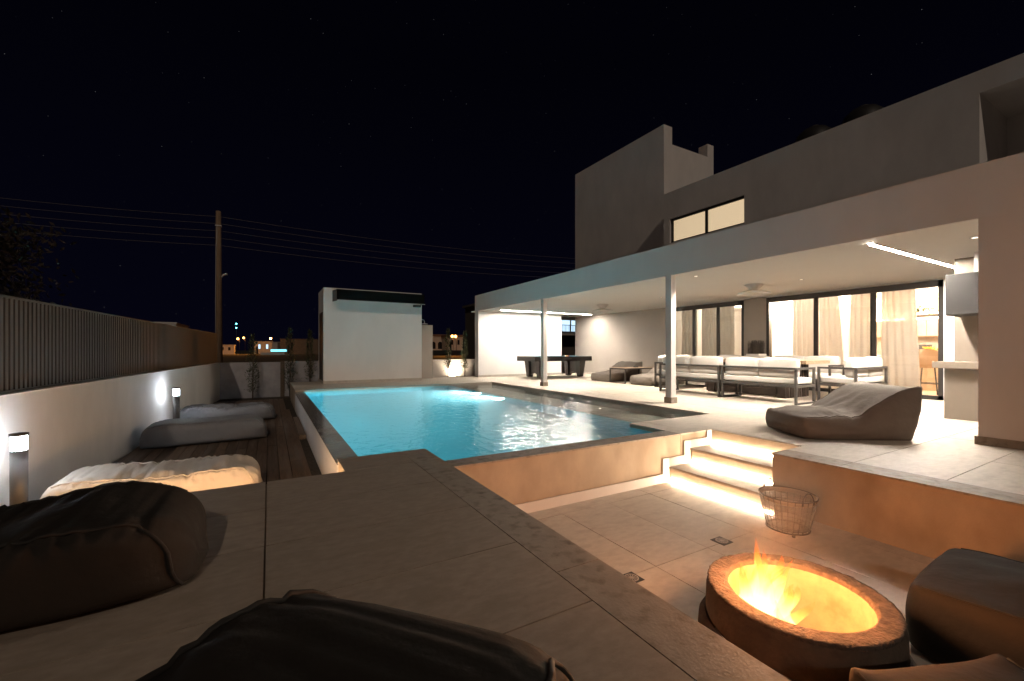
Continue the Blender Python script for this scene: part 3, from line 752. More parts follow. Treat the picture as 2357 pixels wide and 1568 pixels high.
def sofa(label, L, nb, D=.72, cat='sofa', group='outdoor sofas round the wooden table'):
    """local: back rail on x=0, front x=D, length y 0..L"""
    t = thing('outdoor_sofa', label, cat, (0, 0, 0), group)
    s = .042
    for (x, y) in ((0, 0), (0, L - s), (D - s, 0), (D - s, L - s)):
        box('leg', x, x + s, y, y + s, .012, .345, 'dark_metal', t)
    box('leg_runner', s, D - s, 0, s, .012, .045, 'dark_metal', t); box('leg_runner', s, D - s, L - s, L, .012, .045, 'dark_metal', t)
    boxes('seat_frame', [(0, s, 0, L, .345, .40), (D - s, D, 0, L, .345, .40), (s, D - s, 0, s, .345, .40), (s, D - s, L - s, L, .345, .40)], 'dark_metal', t)
    boxes('back_frame', [(0, s, 0, s, .40, .70), (0, s, L - s, L, .40, .70), (0, s, 0, L, .70, .742)], 'dark_metal', t)
    boxes('armrest', [(D - s, D, 0, s, .40, .70), (s, D, 0, s, .70, .742)], 'dark_metal', t)
    boxes('armrest', [(D - s, D, L - s, L, .40, .70), (s, D, L - s, L, .70, .742)], 'dark_metal', t)
    rbox('seat_cushion', s + .005, D - .005, s + .005, L - s - .005, .402, .535, 'cushion', t, .03, .012)
    w = (L - 2 * s) / nb
    for i in range(nb):
        rbox('back_cushion', s + .012, s + .19, s + i * w + .004, s + (i + 1) * w - .004, .538, .925 + random.uniform(-.012, .012), 'cushion', t, .045, .02, R(random.uniform(2, 6)))
    return t
def put(t, x, y, rz): t.location = (x, y, 0); t.rotation_euler.z = rz; return t
put(sofa('white cushioned sofa nearest the lounger, back toward the pool', 1.6, 2), 8.95, 4.47, 0)
put(sofa('white cushioned sofa behind the nearer column, back toward the pool', 1.72, 2), 8.95, 6.12, 0)
put(sofa('white cushioned sofa against the glass door, right one of the far pair', 1.6, 2), 11.98, 6.5, PI)
put(sofa('white cushioned sofa against the glass door, left one of the far pair', 1.6, 2), 11.98, 8.15, PI)
put(sofa('white cushioned loveseat at the near end of the wooden table', 1.42, 2, .70, 'loveseat'), 11.50, 3.93, PI / 2)
put(sofa('white cushioned loveseat at the far end of the wooden table', 1.42, 2, .70, 'loveseat'), 9.75, 8.72, -PI / 2)

tb = thing('wooden_table', 'live edge wooden table on dark slatted base between the sofas', 'table', (10.45, 6.2, .012))
bm = bmesh.new()
N = 26; up, dn = [], []
out = []
for i in range(N + 1): out.append((9.93 + .035 * noise.noise((i * .6, 1.1, 0)), 4.78 + 2.75 * i / N))
for i in range(N + 1): out.append((10.97 + .04 * noise.noise((i * .6, 7.7, 0)), 7.53 - 2.75 * i / N))
a = [bm.verts.new((x, y, .86)) for x, y in out]; b = [bm.verts.new((x * .996 + 10.45 * .004, y, .785)) for x, y in out]
bm.faces.new(a); bm.faces.new(b[::-1])
for i in range(len(a)): bm.faces.new((a[i], b[i], b[(i + 1) % len(a)], a[(i + 1) % len(a)]))
bmesh.ops.recalc_face_normals(bm, faces=bm.faces); ob('table_top', bm, 'table_wood', tb)
for y0 in (5.15, 6.9):
    for k in range(9):
        box('base_slat', 10.0 + k * .1, 10.035 + k * .1, y0, y0 + .03, .03, .785, 'dark_wood', tb)
        box('base_slat', 10.0 + k * .1, 10.035 + k * .1, y0 + .27, y0 + .30, .03, .785, 'dark_wood', tb)
    box('base_block', 9.97, 10.87, y0 + .06, y0 + .24, .012, .78, 'dark_wood', tb)
box('stretcher', 10.2, 10.34, 5.46, 6.9, .03, .2, 'dark_wood', tb); box('stretcher', 10.5, 10.64, 5.46, 6.9, .03, .2, 'dark_wood', tb)

# planter with reeds
pt = thing('square_planter', 'white square planter with stiff dark reeds between the two glass doors', 'planter', (12.2, 7.2, .012))
box('pot', 12.0, 12.38, 6.98, 7.36, .012, .98, 'white', pt, .008, 1)
bm = bmesh.new()
for i in range(420):
    x, y = random.uniform(12.02, 12.36), random.uniform(7.0, 7.34); h = random.uniform(.26, .40); w = .005
    dx, dy = random.uniform(-.03, .03), random.uniform(-.02, .02)
    an = random.uniform(0, PI); c_, s_ = math.cos(an) * w, math.sin(an) * w
    bm.faces.new([bm.verts.new(p) for p in ((x - c_, y - s_, .96), (x + c_, y + s_, .96), (x + dx + c_ * .4, y + dy + s_ * .4, .98 + h), (x + dx - c_ * .4, y + dy - s_ * .4, .98 + h))])
ob('reeds', bm, 'reed', pt)

# pool table
po = thing('pool_table', 'black pool table with blue felt at the far end of the terrace', 'pool table', (9.85, 13.85, .012))
boxes('cabinet', [(8.5, 11.2, 13.2, 13.32, .66, .84), (8.5, 11.2, 14.38, 14.5, .66, .84), (8.5, 8.62, 13.32, 14.38, .66, .84), (11.08, 11.2, 13.32, 14.38, .66, .84), (8.62, 11.08, 13.32, 14.38, .66, .78)], 'black', po)
box('playing_field', 8.62, 11.08, 13.32, 14.38, .782, .80, 'felt', po)
boxes('cushion_rail', [(8.62, 11.08, 13.32, 13.36, .80, .835), (8.62, 11.08, 14.34, 14.38, .80, .835), (8.62, 8.66, 13.36, 14.34, .80, .835), (11.04, 11.08, 13.36, 14.34, .80, .835)], 'felt', po)
for x in (8.85, 10.75):
    for s_, y in ((1, 13.34), (-1, 14.36)):
        bm = bmesh.new()
        for zz, oo in ((.012, .06), (.66, -.02)):
            pass
        lo = [bm.verts.new(p) for p in ((x - .02, y + s_ * .04, .03), (x + .16, y + s_ * .04, .03), (x + .16, y + s_ * .22, .03), (x - .02, y + s_ * .22, .03))]
        hi = [bm.verts.new(p) for p in ((x - .07, y - s_ * .04, .66), (x + .21, y - s_ * .04, .66), (x + .21, y + s_ * .26, .66), (x - .07, y + s_ * .26, .66))]
        for i in range(4): bm.faces.new((lo[i], lo[(i + 1) % 4], hi[(i + 1) % 4], hi[i]))
        bm.faces.new(lo); bm.faces.new(hi); bmesh.ops.recalc_face_normals(bm, faces=bm.faces); ob('leg', bm, 'black', po)
    bm = bmesh.new(); n = 10
    for i in range(n):
        ya, yb = 13.5 + .7 * i / n, 13.5 + .7 * (i + 1) / n
        za, zb = (.06 + .14 * math.sin(PI * i / n)), (.06 + .14 * math.sin(PI * (i + 1) / n))
        B_ = [bm.verts.new(p) for p in ((x + .03, ya, za), (x + .03, yb, zb), (x + .03, yb, .66), (x + .03, ya, .66), (x + .11, ya, za), (x + .11, yb, zb), (x + .11, yb, .66), (x + .11, ya, .66))]
        for f in ((0, 1, 2, 3), (7, 6, 5, 4), (0, 4, 5, 1), (3, 2, 6, 7)): bm.faces.new([B_[q] for q in f])
    ob('leg_panel', bm, 'dark_metal', po)
cols = [(.9, .85, .7), (.8, .3, .05), (.85, .6, .1), (.6, .05, .05)]
for i, c_ in enumerate(cols): M['ball%d' % i] = mat('ball_colour', c_, .2)
k = 0
names = ['cream', 'orange', 'yellow', 'red']
for r_ in range(3):
    for q in range(r_ + 1):
        bm = bmesh.new(); bmesh.ops.create_uvsphere(bm, u_segments=12, v_segments=8, radius=.0285)
        bmesh.ops.translate(bm, verts=bm.verts, vec=(10.35 + r_ * .05, 13.8 + (q - r_ / 2) * .058, .8285))
        o = ob('pool_ball', bm, 'ball%d' % (k % 4), None, True)
        tag(o, ['cream ball at the tip of the cluster on the blue felt', 'orange ball in the second row of the cluster on blue felt', 'yellow ball in the second row of the cluster on blue felt', 'red ball at one end of the back row on blue felt', 'cream ball in the middle of the back row on blue felt', 'orange ball at one end of the back row on blue felt'][k], 'ball', 'pool balls on the table')
        k += 1

# coffee table
ct = thing('coffee_table', 'low black framed table between the two far bean bags', 'table', (10.5, 10.35, .012))
box('table_top', 9.86, 11.2, 10.0, 10.7, .485, .505, 'table_wood', ct)
for x in (9.85, 11.18):
    for y in (9.99, 10.68): box('leg', x, x + .03, y, y + .03, .012, .48, 'black', ct)
boxes('frame', [(9.85, 11.21, 9.985, 10.0, .46, .5), (9.85, 11.21, 10.7, 10.715, .46, .5), (9.845, 9.86, 10.0, 10.7, .46, .5), (11.2, 11.215, 10.0, 10.7, .46, .5), (9.852, 9.878, 10.02, 10.68, .012, .035)], 'black', ct)
ph_ = box('phone', 10.6, 10.75, 10.3, 10.38, .506, .53, 'black'); tag(ph_, 'small dark box lying on the low black framed table', 'box')

# ---- bean bags
def lounger(label, m, L=1.25, Wd=.92, hf=.25, hb=.64, seed=1, group='wedge bean bag loungers', soft=2):
    """local: foot at x=0, back at x=L, width y -W/2..W/2, floor z=0"""
    t = thing('bean_bag_lounger', label, 'bean bag', (0, 0, 0), group)
    bm = bmesh.new(); n = 30
    bmesh.ops.create_cube(bm, size=1.0)
    bmesh.ops.subdivide_edges(bm, edges=bm.edges[:], cuts=n, use_grid_fill=True)
    def top(u):
        q = max(0, min(1, (u - .42) / .50)); q = q * q * (3 - 2 * q)
        return hf + .02 * math.sin(u * 5) + (hb - hf) * q
    edges_ = [sorted([v for v in bm.verts if v.co.z > .499 and abs(v.co.y - sy) < .001], key=lambda v: v.co.x) for sy in (-.5, .5)]
    for v in bm.verts:
        u, w_, z = v.co.x + .5, v.co.y * 2, v.co.z + .5
        h = top(u)
        x = u * L; y = w_ * Wd / 2; zz = z * h
        e = 4 * z * (1 - z)
        y += math.copysign(1, w_) * abs(w_) ** 3 * (.075 * e ** .7) * (1 if u < .8 else 1 - (u - .8) * 2.5)
        if abs(w_) > .5: y -= math.copysign(1, w_) * .06 * (1 - min(1, u / .25)) ** 2 * abs(w_)
        x -= (1 - u) ** 3 * .06 * e * (1 - w_ ** 2)
        x += u ** 4 * (.05 * e * (1 - w_ ** 2) + .13 * z - .02)
        topf = max(0, z - .75) / .25
        dome = (1 - w_ ** 2) * (1 - (2 * u - 1) ** 4)
        zz += topf * (.05 * dome - .035 * math.exp(-((u - .52) / .16) ** 2) * (1 - w_ ** 4) + .045 * (abs(w_) ** 6) * math.exp(-((u - 1) / .08) ** 2) + .012 * (abs(w_) ** 6) * math.exp(-(u / .06) ** 2))
        # cloth folds
        wr = noise.noise((u * 11 + seed, w_ * 2.0 + u * 4, seed)); wr2 = noise.noise((u * 5 + seed * 3, w_ * 5, z * 4))
        fold = 1 - abs(wr) * 2.4
        zz += topf * .060 * fold * math.exp(-((u - .42) / .30) ** 2)
        zz += topf * .012 * noise.noise((u * 38 + seed, 0, seed)) * math.exp(-((1 - abs(w_)) / .22) ** 2)
        y += math.copysign(1, w_) * abs(w_) ** 4 * .016 * wr2 * e
        x += .010 * wr2 * e
        if z < .02: zz = 0
        v.co = (x, y, max(zz, 0))
    for _ in range(soft): bmesh.ops.smooth_vert(bm, verts=bm.verts, factor=.5, use_axis_x=True, use_axis_y=True, use_axis_z=True)
    for v in bm.verts: v.co.z = max(v.co.z - .004, 0)
    seams = [[v.co.copy() for v in e_] for e_ in edges_]
    ob('bag_body', bm, m, t, True, (0, 0, 0))
    for sv in seams:
        tube('piping', sv[1:-1], .006, m, t, 6)
    return t
def put3(t, x, y, z, rz): t.location = (x, y, z); t.rotation_euler.z = rz; return t
dv = Vector((6.6 - 5.58, 2.07 - 2.74)); ang = math.atan2(dv.y, dv.x)
t = lounger('large grey bean bag lounger beside the lit steps', 'bag_grey', 1.24, .92, .25, .64, 1)
mid = Vector(((6.19 + 5.60) / 2, (3.46 + 2.74) / 2)); put3(t, mid.x, mid.y, .012, ang)
t = lounger('grey bean bag lounger behind the low black framed table', 'bag_grey', 1.45, .95, .25, .66, 2); put3(t, 9.9, 11.25, .012, 0)
t = lounger('grey bean bag lounger in front of the low black framed table', 'bag_grey', 1.45, .9, .26, .66, 3); put3(t, 9.85, 9.35, .012, 0)
t = lounger('dark bean bag lounger in the sunken court right of the fire', 'bag_dark', 1.5, .92, .36, .44, 4, soft=9); put3(t, 3.52, 1.0, -.57, -PI / 2 + .06)
t = lounger('dark bean bag lounger at the bottom edge before the fire', 'bag_dark', 1.0, .66, .26, .46, 5, soft=5); put3(t, 1.80, -.36, -.57, R(67))

def lounge_bag(label, m, L, Wd, prof, seed, rot=0.0, group='long cushion bags', amp=1.0):
    """local: x 0..L, back side +y; floor z=0; prof(s) -> height"""
    t = thing('long_lounge_bag', label, 'bean bag', (0, 0, 0), group)
    bm = bmesh.new(); ns, nt_ = 110, 56
    rings = []
    seam_a = R(52)
    def sec(s, a):
        e = max(1e-4, 1 - abs(2 * s - 1) ** 5.0) ** (1 / 2.6)
        h = prof(s) * (.22 + .78 * e); w = Wd / 2 * (.30 + .70 * e) * (1 - .07 * math.sin(PI * s))
        ca, sa = math.cos(a), math.sin(a)
        ex = 2 / 4.4
        y = w * math.copysign(abs(ca) ** ex, ca); z = h / 2 + h / 2 * math.copysign(abs(sa) ** ex, sa)
        # folds radiating from the seams
        up = max(0, sa)
        f = noise.noise((s * 26 + seed, a * 1.2 + seed, 0)); f2 = noise.noise((s * 7 + seed * 2, a * 2.0, 3))
        d1 = math.exp(-((a - (PI - seam_a)) / .55) ** 2) + math.exp(-((a - seam_a) / .55) ** 2)
        d2 = math.exp(-((a + PI - seam_a * .9) / .9) ** 2)
        k = amp * (.030 * (1 - abs(f) * 2.4) * d1 * (.3 + .7 * math.sin(PI * s)) + .022 * f2 * (.3 + up))
        return Vector((s * L + .01 * f2, y + k * ca, max(0, z + k * max(sa, -.2))))
    for i in range(ns + 1):
        q = i / ns; s = .5 - .5 * math.cos(PI * q) if True else q
        s = .5 * (s + q)
        rings.append([bm.verts.new(sec(s, 2 * PI * j / nt_ - PI)) for j in range(nt_)])
    for A, C in zip(rings, rings[1:]):
        for j in range(nt_): bm.faces.new((A[j], A[(j + 1) % nt_], C[(j + 1) % nt_], C[j]))
    for rg, sx in ((rings[0], -1), (rings[-1], 1)):
        c = Vector((0, 0, 0))
        for v in rg: c += v.co
        c /= nt_
        cv = bm.verts.new(c + Vector((sx * .03, 0, 0)))
        for j in range(nt_):
            q = (rg[(j + 1) % nt_], rg[j], cv) if sx < 0 else (rg[j], rg[(j + 1) % nt_], cv)
            bm.faces.new(q)
    ob('bag_body', bm, m, t, True)
    pts = [sec(i / 60, PI - seam_a) + Vector((0, -.002, .003)) for i in range(4, 55)]
    for i in range(1, 15):
        q = i / 14; pts.append(sec(min(.985, 54 / 60 + .075 * math.sin(q * PI / 2)), PI - seam_a + q * (seam_a + .75)) + Vector((.003, -.002, 0)))
    tube('piping', pts, .008, 'piping_dark' if m == 'bag_dark' else m, t, 6)
    for a in (seam_a,):
        aa = a if a < PI else a - 2 * PI
        pts = []
        for i in range(3, 58): pts.append(sec(i / 60, aa) + Vector((0, .002 * math.cos(aa), .003)))
        tube('piping', pts, .008, 'piping_dark' if m == 'bag_dark' else m, t, 6)
    return t
def pf(a, b, c): return lambda s: a * (1 - s) ** 2 + 2 * (2 * b - (a + c) / 2) * s * (1 - s) + c * s * s
t = lounge_bag('sand coloured long bag on the wood deck lit warm from the front', 'bag_sand', 1.72, .88, pf(.47, .35, .40), 1); put3(t, -1.80, 5.60, -.48, .02)
t = lounge_bag('slate grey long bag on the wood deck behind the sand coloured one', 'bag_slate', 1.76, .88, pf(.43, .37, .42), 2, amp=.45); put3(t, -1.80, 8.98, -.48, .06)
t = lounge_bag('dark grey long bag farthest along the wood deck', 'bag_slate', 1.80, .86, pf(.44, .33, .40), 3); put3(t, -1.68, 11.3, -.48, .04)
t = lounge_bag('big black bag on the front deck at the left edge', 'bag_dark', 1.9, .88, pf(.20, .31, .41), 4); put3(t, -2.20, 2.70, .012, 0.0)
t = lounge_bag('black bag at the bottom edge on the front deck', 'bag_dark', 1.6, .92, pf(.44, .48, .56), 5, amp=.6); put3(t, -.82, .03, .012, R(40))

# ------------------------------------------------------------------ bollards
for (x, y, lab) in ((-1.90, 5.37, 'black bollard light at the left edge of the picture'), (-1.55, 10.3, 'black bollard light behind the slate grey bag')):
    t = thing('bollard_light', lab, 'bollard light', (x, y, -.48), 'bollard lights along the left wall')
    lathe('post', [(.055, 0), (.055, .70)], (x, y, -.48), 'dark_metal', t, 20, capb=True, capt=True)
    lathe('lens', [(.05, .702), (.05, .825)], (x, y, -.48), 'bulb_cool', t, 20)
    lathe('cap', [(.05, .826), (.06, .828), (.06, .85), (.01, .856)], (x, y, -.48), 'dark_metal', t, 20, capb=True)
    lamp('bollard_lamp', 'POINT', (x, y, .29), 60, (.78, .89, 1.0), t, .06)
# uplight between shrubs
t = thing('garden_uplight', 'small garden uplight glowing between two young cypresses', 'uplight', (6.62, 16.1, -.02))
lathe('housing', [(.05, 0), (.06, .07), (.052, .07)], (6.62, 16.1, -.02), 'dark_metal', t, 16, capb=True)
bm = bmesh.new(); bmesh.ops.create_circle(bm, cap_ends=True, radius=.05, segments=16); bmesh.ops.translate(bm, verts=bm.verts, vec=(6.62, 16.1, .052)); ob('lens', bm, 'uplight', t)
lamp('uplight_lamp', 'SPOT', (6.62, 16.1, .07), 45, (1.0, .80, .56), t, .05, (0, .75, .8), 150, .8)

# ------------------------------------------------------------------ fire ring
FX, FY, FZ = 2.405, 1.20, -.57
RS = .965
fr = thing('fire_ring', 'round concrete fire ring with a rough broken rim', 'fire pit', (FX, FY, FZ))
def wob(j, a, r, z): return r + .004 * noise.noise((math.cos(a) * 3, math.sin(a) * 3, z * 6)), z
lathe('lower_tier', [(.44, 0), (.480, .04), (.492, .12), (.486, .185), (.470, .212), (.452, .216)], (FX, FY, FZ), 'fire_clay', fr, 64, wob, scale=RS)
lathe('upper_tier', [(.444, .212), (.450, .23), (.448, .36), (.437, .385)], (FX, FY, FZ), 'fire_clay', fr, 64, wob, scale=RS)
def rough(j, a, r, z):
    q = noise.noise((math.cos(a) * 9 + j, math.sin(a) * 9, j * 1.7)); q2 = noise.noise((math.cos(a) * 22 + j, math.sin(a) * 22, j * 3.1))
    m_ = 1.0 if 0 < j < 8 else .5
    q3 = noise.noise((math.cos(a) * 4, math.sin(a) * 4, 9.3))
    return r + (.005 * q2 + .004 * q) * m_, z + (.002 * q + .003 * q2 + .002 * q3) * m_
lathe('rim', [(.437, .383), (.441, .396), (.437, .403), (.425, .405), (.405, .406), (.385, .405), (.365, .405), (.350, .405), (.338, .401), (.334, .38)], (FX, FY, FZ), 'fire_rim', fr, 160, rough, scale=RS)
lathe('bowl', [(.334, .381), (.325, .22), (.30, .08), (.01, .06)], (FX, FY, FZ), 'fire_in', fr, 64, scale=RS)
for i, (dx, dy, an, zz, ln) in enumerate(((-.02, .05, .5, .12, .34), (.02, .10, 1.9, .15, .30), (-.10, .02, -.4, .13, .26))):
    c_, s_ = math.cos(an) * ln / 2, math.sin(an) * ln / 2
    o = tube('burning_log', [(FX + dx - c_, FY + dy - s_, FZ + zz - .03), (FX + dx, FY + dy, FZ + zz), (FX + dx + c_, FY + dy + s_, FZ + zz + .06)], [.035, .04, .03], 'char', None, 9)
    tag(o, ['charred log lying under the flames in the fire ring', 'charred log leaning across the others in the fire ring', 'short charred log at the side of the fire ring'][i], 'log', 'logs in the fire')
fla = thing('flames', 'bright orange flames rising from the left of the fire ring', 'fire', (FX - .10, FY + .12, FZ + .1))
rnd = random.Random(3)
for i in range(30):
    a = rnd.uniform(0, 2 * PI); rr = rnd.uniform(0, .15)
    bx, by = FX - .11 + rr * math.cos(a) * 1.0, FY + .13 + rr * math.sin(a)
    h = rnd.uniform(.22, .50) * (1.12 - rr * 2.6); w = rnd.uniform(.045, .095)
    lean = rnd.uniform(0, 2 * PI); lx, ly = .09 * math.cos(lean) + .08, .09 * math.sin(lean) - .03
    bm = bmesh.new(); n = 10; NR = 16; rings = []
    for j in range(NR + 1):
        f = j / NR; r_ = w * (1 - f) ** .75 * min(1, .35 + f * 3.2) + .0008
        ox = lx * f ** 1.4 + .030 * math.sin(f * 7 + i * 2) * f; oy = ly * f ** 1.4 + .030 * math.cos(f * 6 + i) * f
        rings.append([bm.verts.new((bx + ox + r_ * math.cos(2 * PI * k / n) * (1 + .3 * math.sin(i + 3 * f)), by + oy + r_ * math.sin(2 * PI * k / n) * (.75 + .25 * math.cos(2 * i + 5 * f)), FZ + .10 + h * f)) for k in range(n)])
    for A, C in zip(rings, rings[1:]):
        for k in range(n): bm.faces.new((A[k], A[(k + 1) % n], C[(k + 1) % n], C[k]))
    ob('flame_tongue', bm, 'flame', fla, True)
lamp('fire_lamp', 'POINT', (FX - .10, FY + .12, FZ + .30), 4.5, (1.0, .36, .08), fla, .09)
lamp('fire_lamp', 'POINT', (FX - .06, FY + .10, FZ + .50), 28, (1.0, .29, .06), fla, .07)
lamp('fire_lamp', 'POINT', (FX - .08, FY + .10, FZ + .72), 28, (1.0, .44, .19), fla, .08)

# thin warm smoke around the fire, fading out to nothing at its edge
sm = bpy.data.materials.new('smoke'); sm.use_nodes = True; nt = sm.node_tree; nt.nodes.clear()
o_ = nt.nodes.new('ShaderNodeOutputMaterial'); pv = nt.nodes.new('ShaderNodeVolumePrincipled')
pv.inputs['Color'].default_value = (.9, .78, .68, 1); pv.inputs['Anisotropy'].default_value = .2
tcn = nt.nodes.new('ShaderNodeTexCoord'); ln = nt.nodes.new('ShaderNodeVectorMath'); ln.operation = 'LENGTH'
mrn = nt.nodes.new('ShaderNodeMapRange'); mrn.inputs['From Min'].default_value = 1.0; mrn.inputs['From Max'].default_value = 0.0
p2 = nt.nodes.new('ShaderNodeMath'); p2.operation = 'POWER'; p2.inputs[1].default_value = 1.6
nz = nt.nodes.new('ShaderNodeTexNoise'); nz.inputs['Scale'].default_value = 2.4; nz.inputs['Detail'].default_value = 2
m3 = nt.nodes.new('ShaderNodeMath'); m3.operation = 'MULTIPLY'; m4 = nt.nodes.new('ShaderNodeMath'); m4.operation = 'MULTIPLY'; m4.inputs[1].default_value = .6
L_ = nt.links.new
L_(tcn.outputs['Object'], ln.inputs[0]); L_(ln.outputs['Value'], mrn.inputs['Value']); L_(mrn.outputs['Result'], p2.inputs[0])
L_(tcn.outputs['Object'], nz.inputs['Vector']); L_(p2.outputs[0], m3.inputs[0]); L_(nz.outputs[0], m3.inputs[1]); L_(m3.outputs[0], m4.inputs[0]); L_(m4.outputs[0], pv.inputs['Density'])
L_(pv.outputs[0], o_.inputs['Volume']); M['smoke'] = sm
bm = bmesh.new(); bmesh.ops.create_uvsphere(bm, u_segments=32, v_segments=16, radius=1.0)
smo = ob('smoke', bm, 'smoke', None, True, (0, 0, 0)); smo.location = (FX + .85, FY + .50, FZ + .52); smo.scale = (1.25, .62, .48); smo.rotation_euler = (0, 0, R(28))
tag(smo, 'thin warm smoke drifting from the fire ring over the basket', 'smoke', None, 'stuff')
cy.volume_step_rate = 2.0; cy.volume_max_steps = 64
# basket
BX, BY, BZ = 4.17, 2.16, -.57
bk = thing('wire_basket', 'rusty wire log basket with two loop handles at the foot of the steps', 'basket', (BX, BY, BZ))
def rad(f): return .165 + .065 * f ** .8
def ring_pts(r, z, n=36): return [(BX + r * math.cos(2 * PI * k / n), BY + r * math.sin(2 * PI * k / n), BZ + z) for k in range(n)]
bm = bmesh.new()
for k in range(26):
    a = 2 * PI * k / 26
    tube_bm(bm, [(BX + rad(f) * math.cos(a), BY + rad(f) * math.sin(a), BZ + .03 + .30 * f) for f in (0, .25, .5, .75, 1)], .0034, 4)
for f in (.12, .4, .66):
    tube_bm(bm, ring_pts(rad(f), .03 + .30 * f), .0034, 4, True)
for k in range(-3, 4): 
    yy = k * .05; ln = math.sqrt(.165 ** 2 - yy ** 2); tube_bm(bm, [(BX - ln, BY + yy, BZ + .03), (BX + ln, BY + yy, BZ + .03)], .0022, 4)
ob('wire_cage', bm, 'basket', bk)
lathe('rim_band', [(rad(.86), .05 + .28 * .86), (rad(1), .33), (rad(1) - .004, .33), (rad(.86) - .004, .05 + .28 * .86)], (BX, BY, BZ), 'basket_mesh', bk, 40)
lathe('mesh_lining', [(.01, .036), (rad(0) - .006, .036), (rad(.3) - .006, .134), (rad(.6) - .006, .218), (rad(.86) - .006, .29)], (BX, BY, BZ), 'lining', bk, 40)
tube('top_rim', ring_pts(.232, .332), .006, 'basket', bk, 6, True)
tube('base_ring', ring_pts(.172, .028), .007, 'basket', bk, 6, True)
cv = Vector((.4955, .8686)); 
for s in (-1, 1):
    cx_, cy_ = BX + s * .225 * .34, BY + s * .225 * .94 * 1
    pts = [(cx_ + .055 * math.cos(R(a)) * .93, cy_ - .055 * math.cos(R(a)) * .36, BZ + .325 + .085 * math.sin(R(a))) for a in range(-15, 196, 15)]
    tube('handle', pts, .006, 'basket', bk, 6)
for k in range(3):
    a = 2 * PI * k / 3 + 3.9
    box('foot', BX + .165 * math.cos(a) - .01, BX + .165 * math.cos(a) + .01, BY + .165 * math.sin(a) - .01, BY + .165 * math.sin(a) + .01, BZ, BZ + .024, 'basket', bk)

# floor drains
def drain(x, y, lab):
    z = -.57
    t = thing('floor_drain', lab, 'drain', (x, y, z), 'floor drains in the sunken court')
    box('plate', x - .065, x + .065, y - .065, y + .065, z - .004, z + .003, 'hood', t)
    lathe('grate_ring', [(.052, .0035), (.052, .006), (.043, .006), (.043, .0035)], (x, y, z), 'drain_metal', t, 28)
    bm = bmesh.new(); bmesh.ops.create_circle(bm, cap_ends=True, radius=.043, segments=24); bmesh.ops.translate(bm, verts=bm.verts, vec=(x, y, z + .0042)); ob('drain_hole', bm, 'black', t)
    bm = bmesh.new()
    for k in range(12):
        a = 2 * PI * k / 12; c_, s_ = math.cos(a), math.sin(a)
        bm.faces.new([bm.verts.new((x + r_ * c_ - q * s_, y + r_ * s_ + q * c_, z + .0055)) for r_, q in ((.013, -.003), (.044, -.0045), (.044, .0045), (.013, .003))])
    bmesh.ops.create_circle(bm, cap_ends=True, radius=.015, segments=14, matrix=Matrix.Translation((x, y, z + .0057)))
    ob('grate_bars', bm, 'drain_metal', t)
drain(3.43, 2.32, 'round floor drain between the fire ring and the steps'); drain(2.30, 2.27, 'round floor drain close to the front deck edge')

# ------------------------------------------------------------------ shrubs and trees
def cypress(x, y, z, h, w, lab, seed, low=.25, thick=1.0):
    rnd_ = random.Random(seed)
    t = thing('young_cypress', lab, 'cypress', (x, y, z), 'young cypresses along the far wall')
    tube('trunk', [(x, y, z - .03), (x + .015, y, z + h * .5), (x + .01, y + .01, z + h * .93)], [.02, .014, .005], 'bark', t, 7)
    bm = bmesh.new()
    for i in range(int(620 * thick)):
        f = rnd_.random() ** .8; zz = z + h * (low * .35 + (1 - low * .35) * f)
        r_ = w * (1 - f) ** .55 * (.5 + .5 * min(1, f / low)) * rnd_.uniform(.15, 1) * (1 + .3 * math.sin(f * 23 + seed))
        a = rnd_.uniform(0, 2 * PI)
        p = Vector((x + r_ * math.cos(a), y + r_ * math.sin(a), zz))
        d = Vector((math.cos(a) * .55, math.sin(a) * .55, rnd_.uniform(.3, 1.2))).normalized() * rnd_.uniform(.05, .12)
        s_ = d.cross(Vector((rnd_.uniform(-1, 1), rnd_.uniform(-1, 1), .3))).normalized() * .011
        bm.faces.new([bm.verts.new(p - s_ * .4), bm.verts.new(p + d * .5 - s_), bm.verts.new(p + d), bm.verts.new(p + d * .5 + s_)])
    for i in range(26):   # loose low sprays
        f = rnd_.uniform(.08, .5); a = rnd_.uniform(0, 2 * PI); ln = rnd_.uniform(.12, .30)
        for q in range(10):
            g_ = q / 10; p = Vector((x + ln * g_ * math.cos(a), y + ln * g_ * math.sin(a), z + h * f + .10 * g_ - .13 * g_ * g_))
            d = Vector((rnd_.uniform(-1, 1), rnd_.uniform(-1, 1), rnd_.uniform(-.3, 1))).normalized() * .05; s_ = d.cross(Vector((0, .3, 1))).normalized() * .009
            bm.faces.new([bm.verts.new(p - s_ * .4), bm.verts.new(p + d * .5 - s_), bm.verts.new(p + d), bm.verts.new(p + d * .5 + s_)])
    ob('foliage', bm, 'leaf', t)
cypress(-.46, 15.95, -.49, 2.05, .22, 'young cypress before the pale block wall, farthest left', 1)
cypress(.60, 16.1, -.49, 2.28, .20, 'young cypress just right of the wooden post', 2)
cypress(1.22, 16.25, -.10, 1.85, .19, 'young cypress close to the left side of the pool house', 3)
cypress(6.26, 16.18, -.02, 1.95, .17, 'young cypress left of the garden uplight', 4, .5)
cypress(7.0, 16.2, -.02, 1.83, .17, 'young cypress right of the garden uplight', 5, .5)

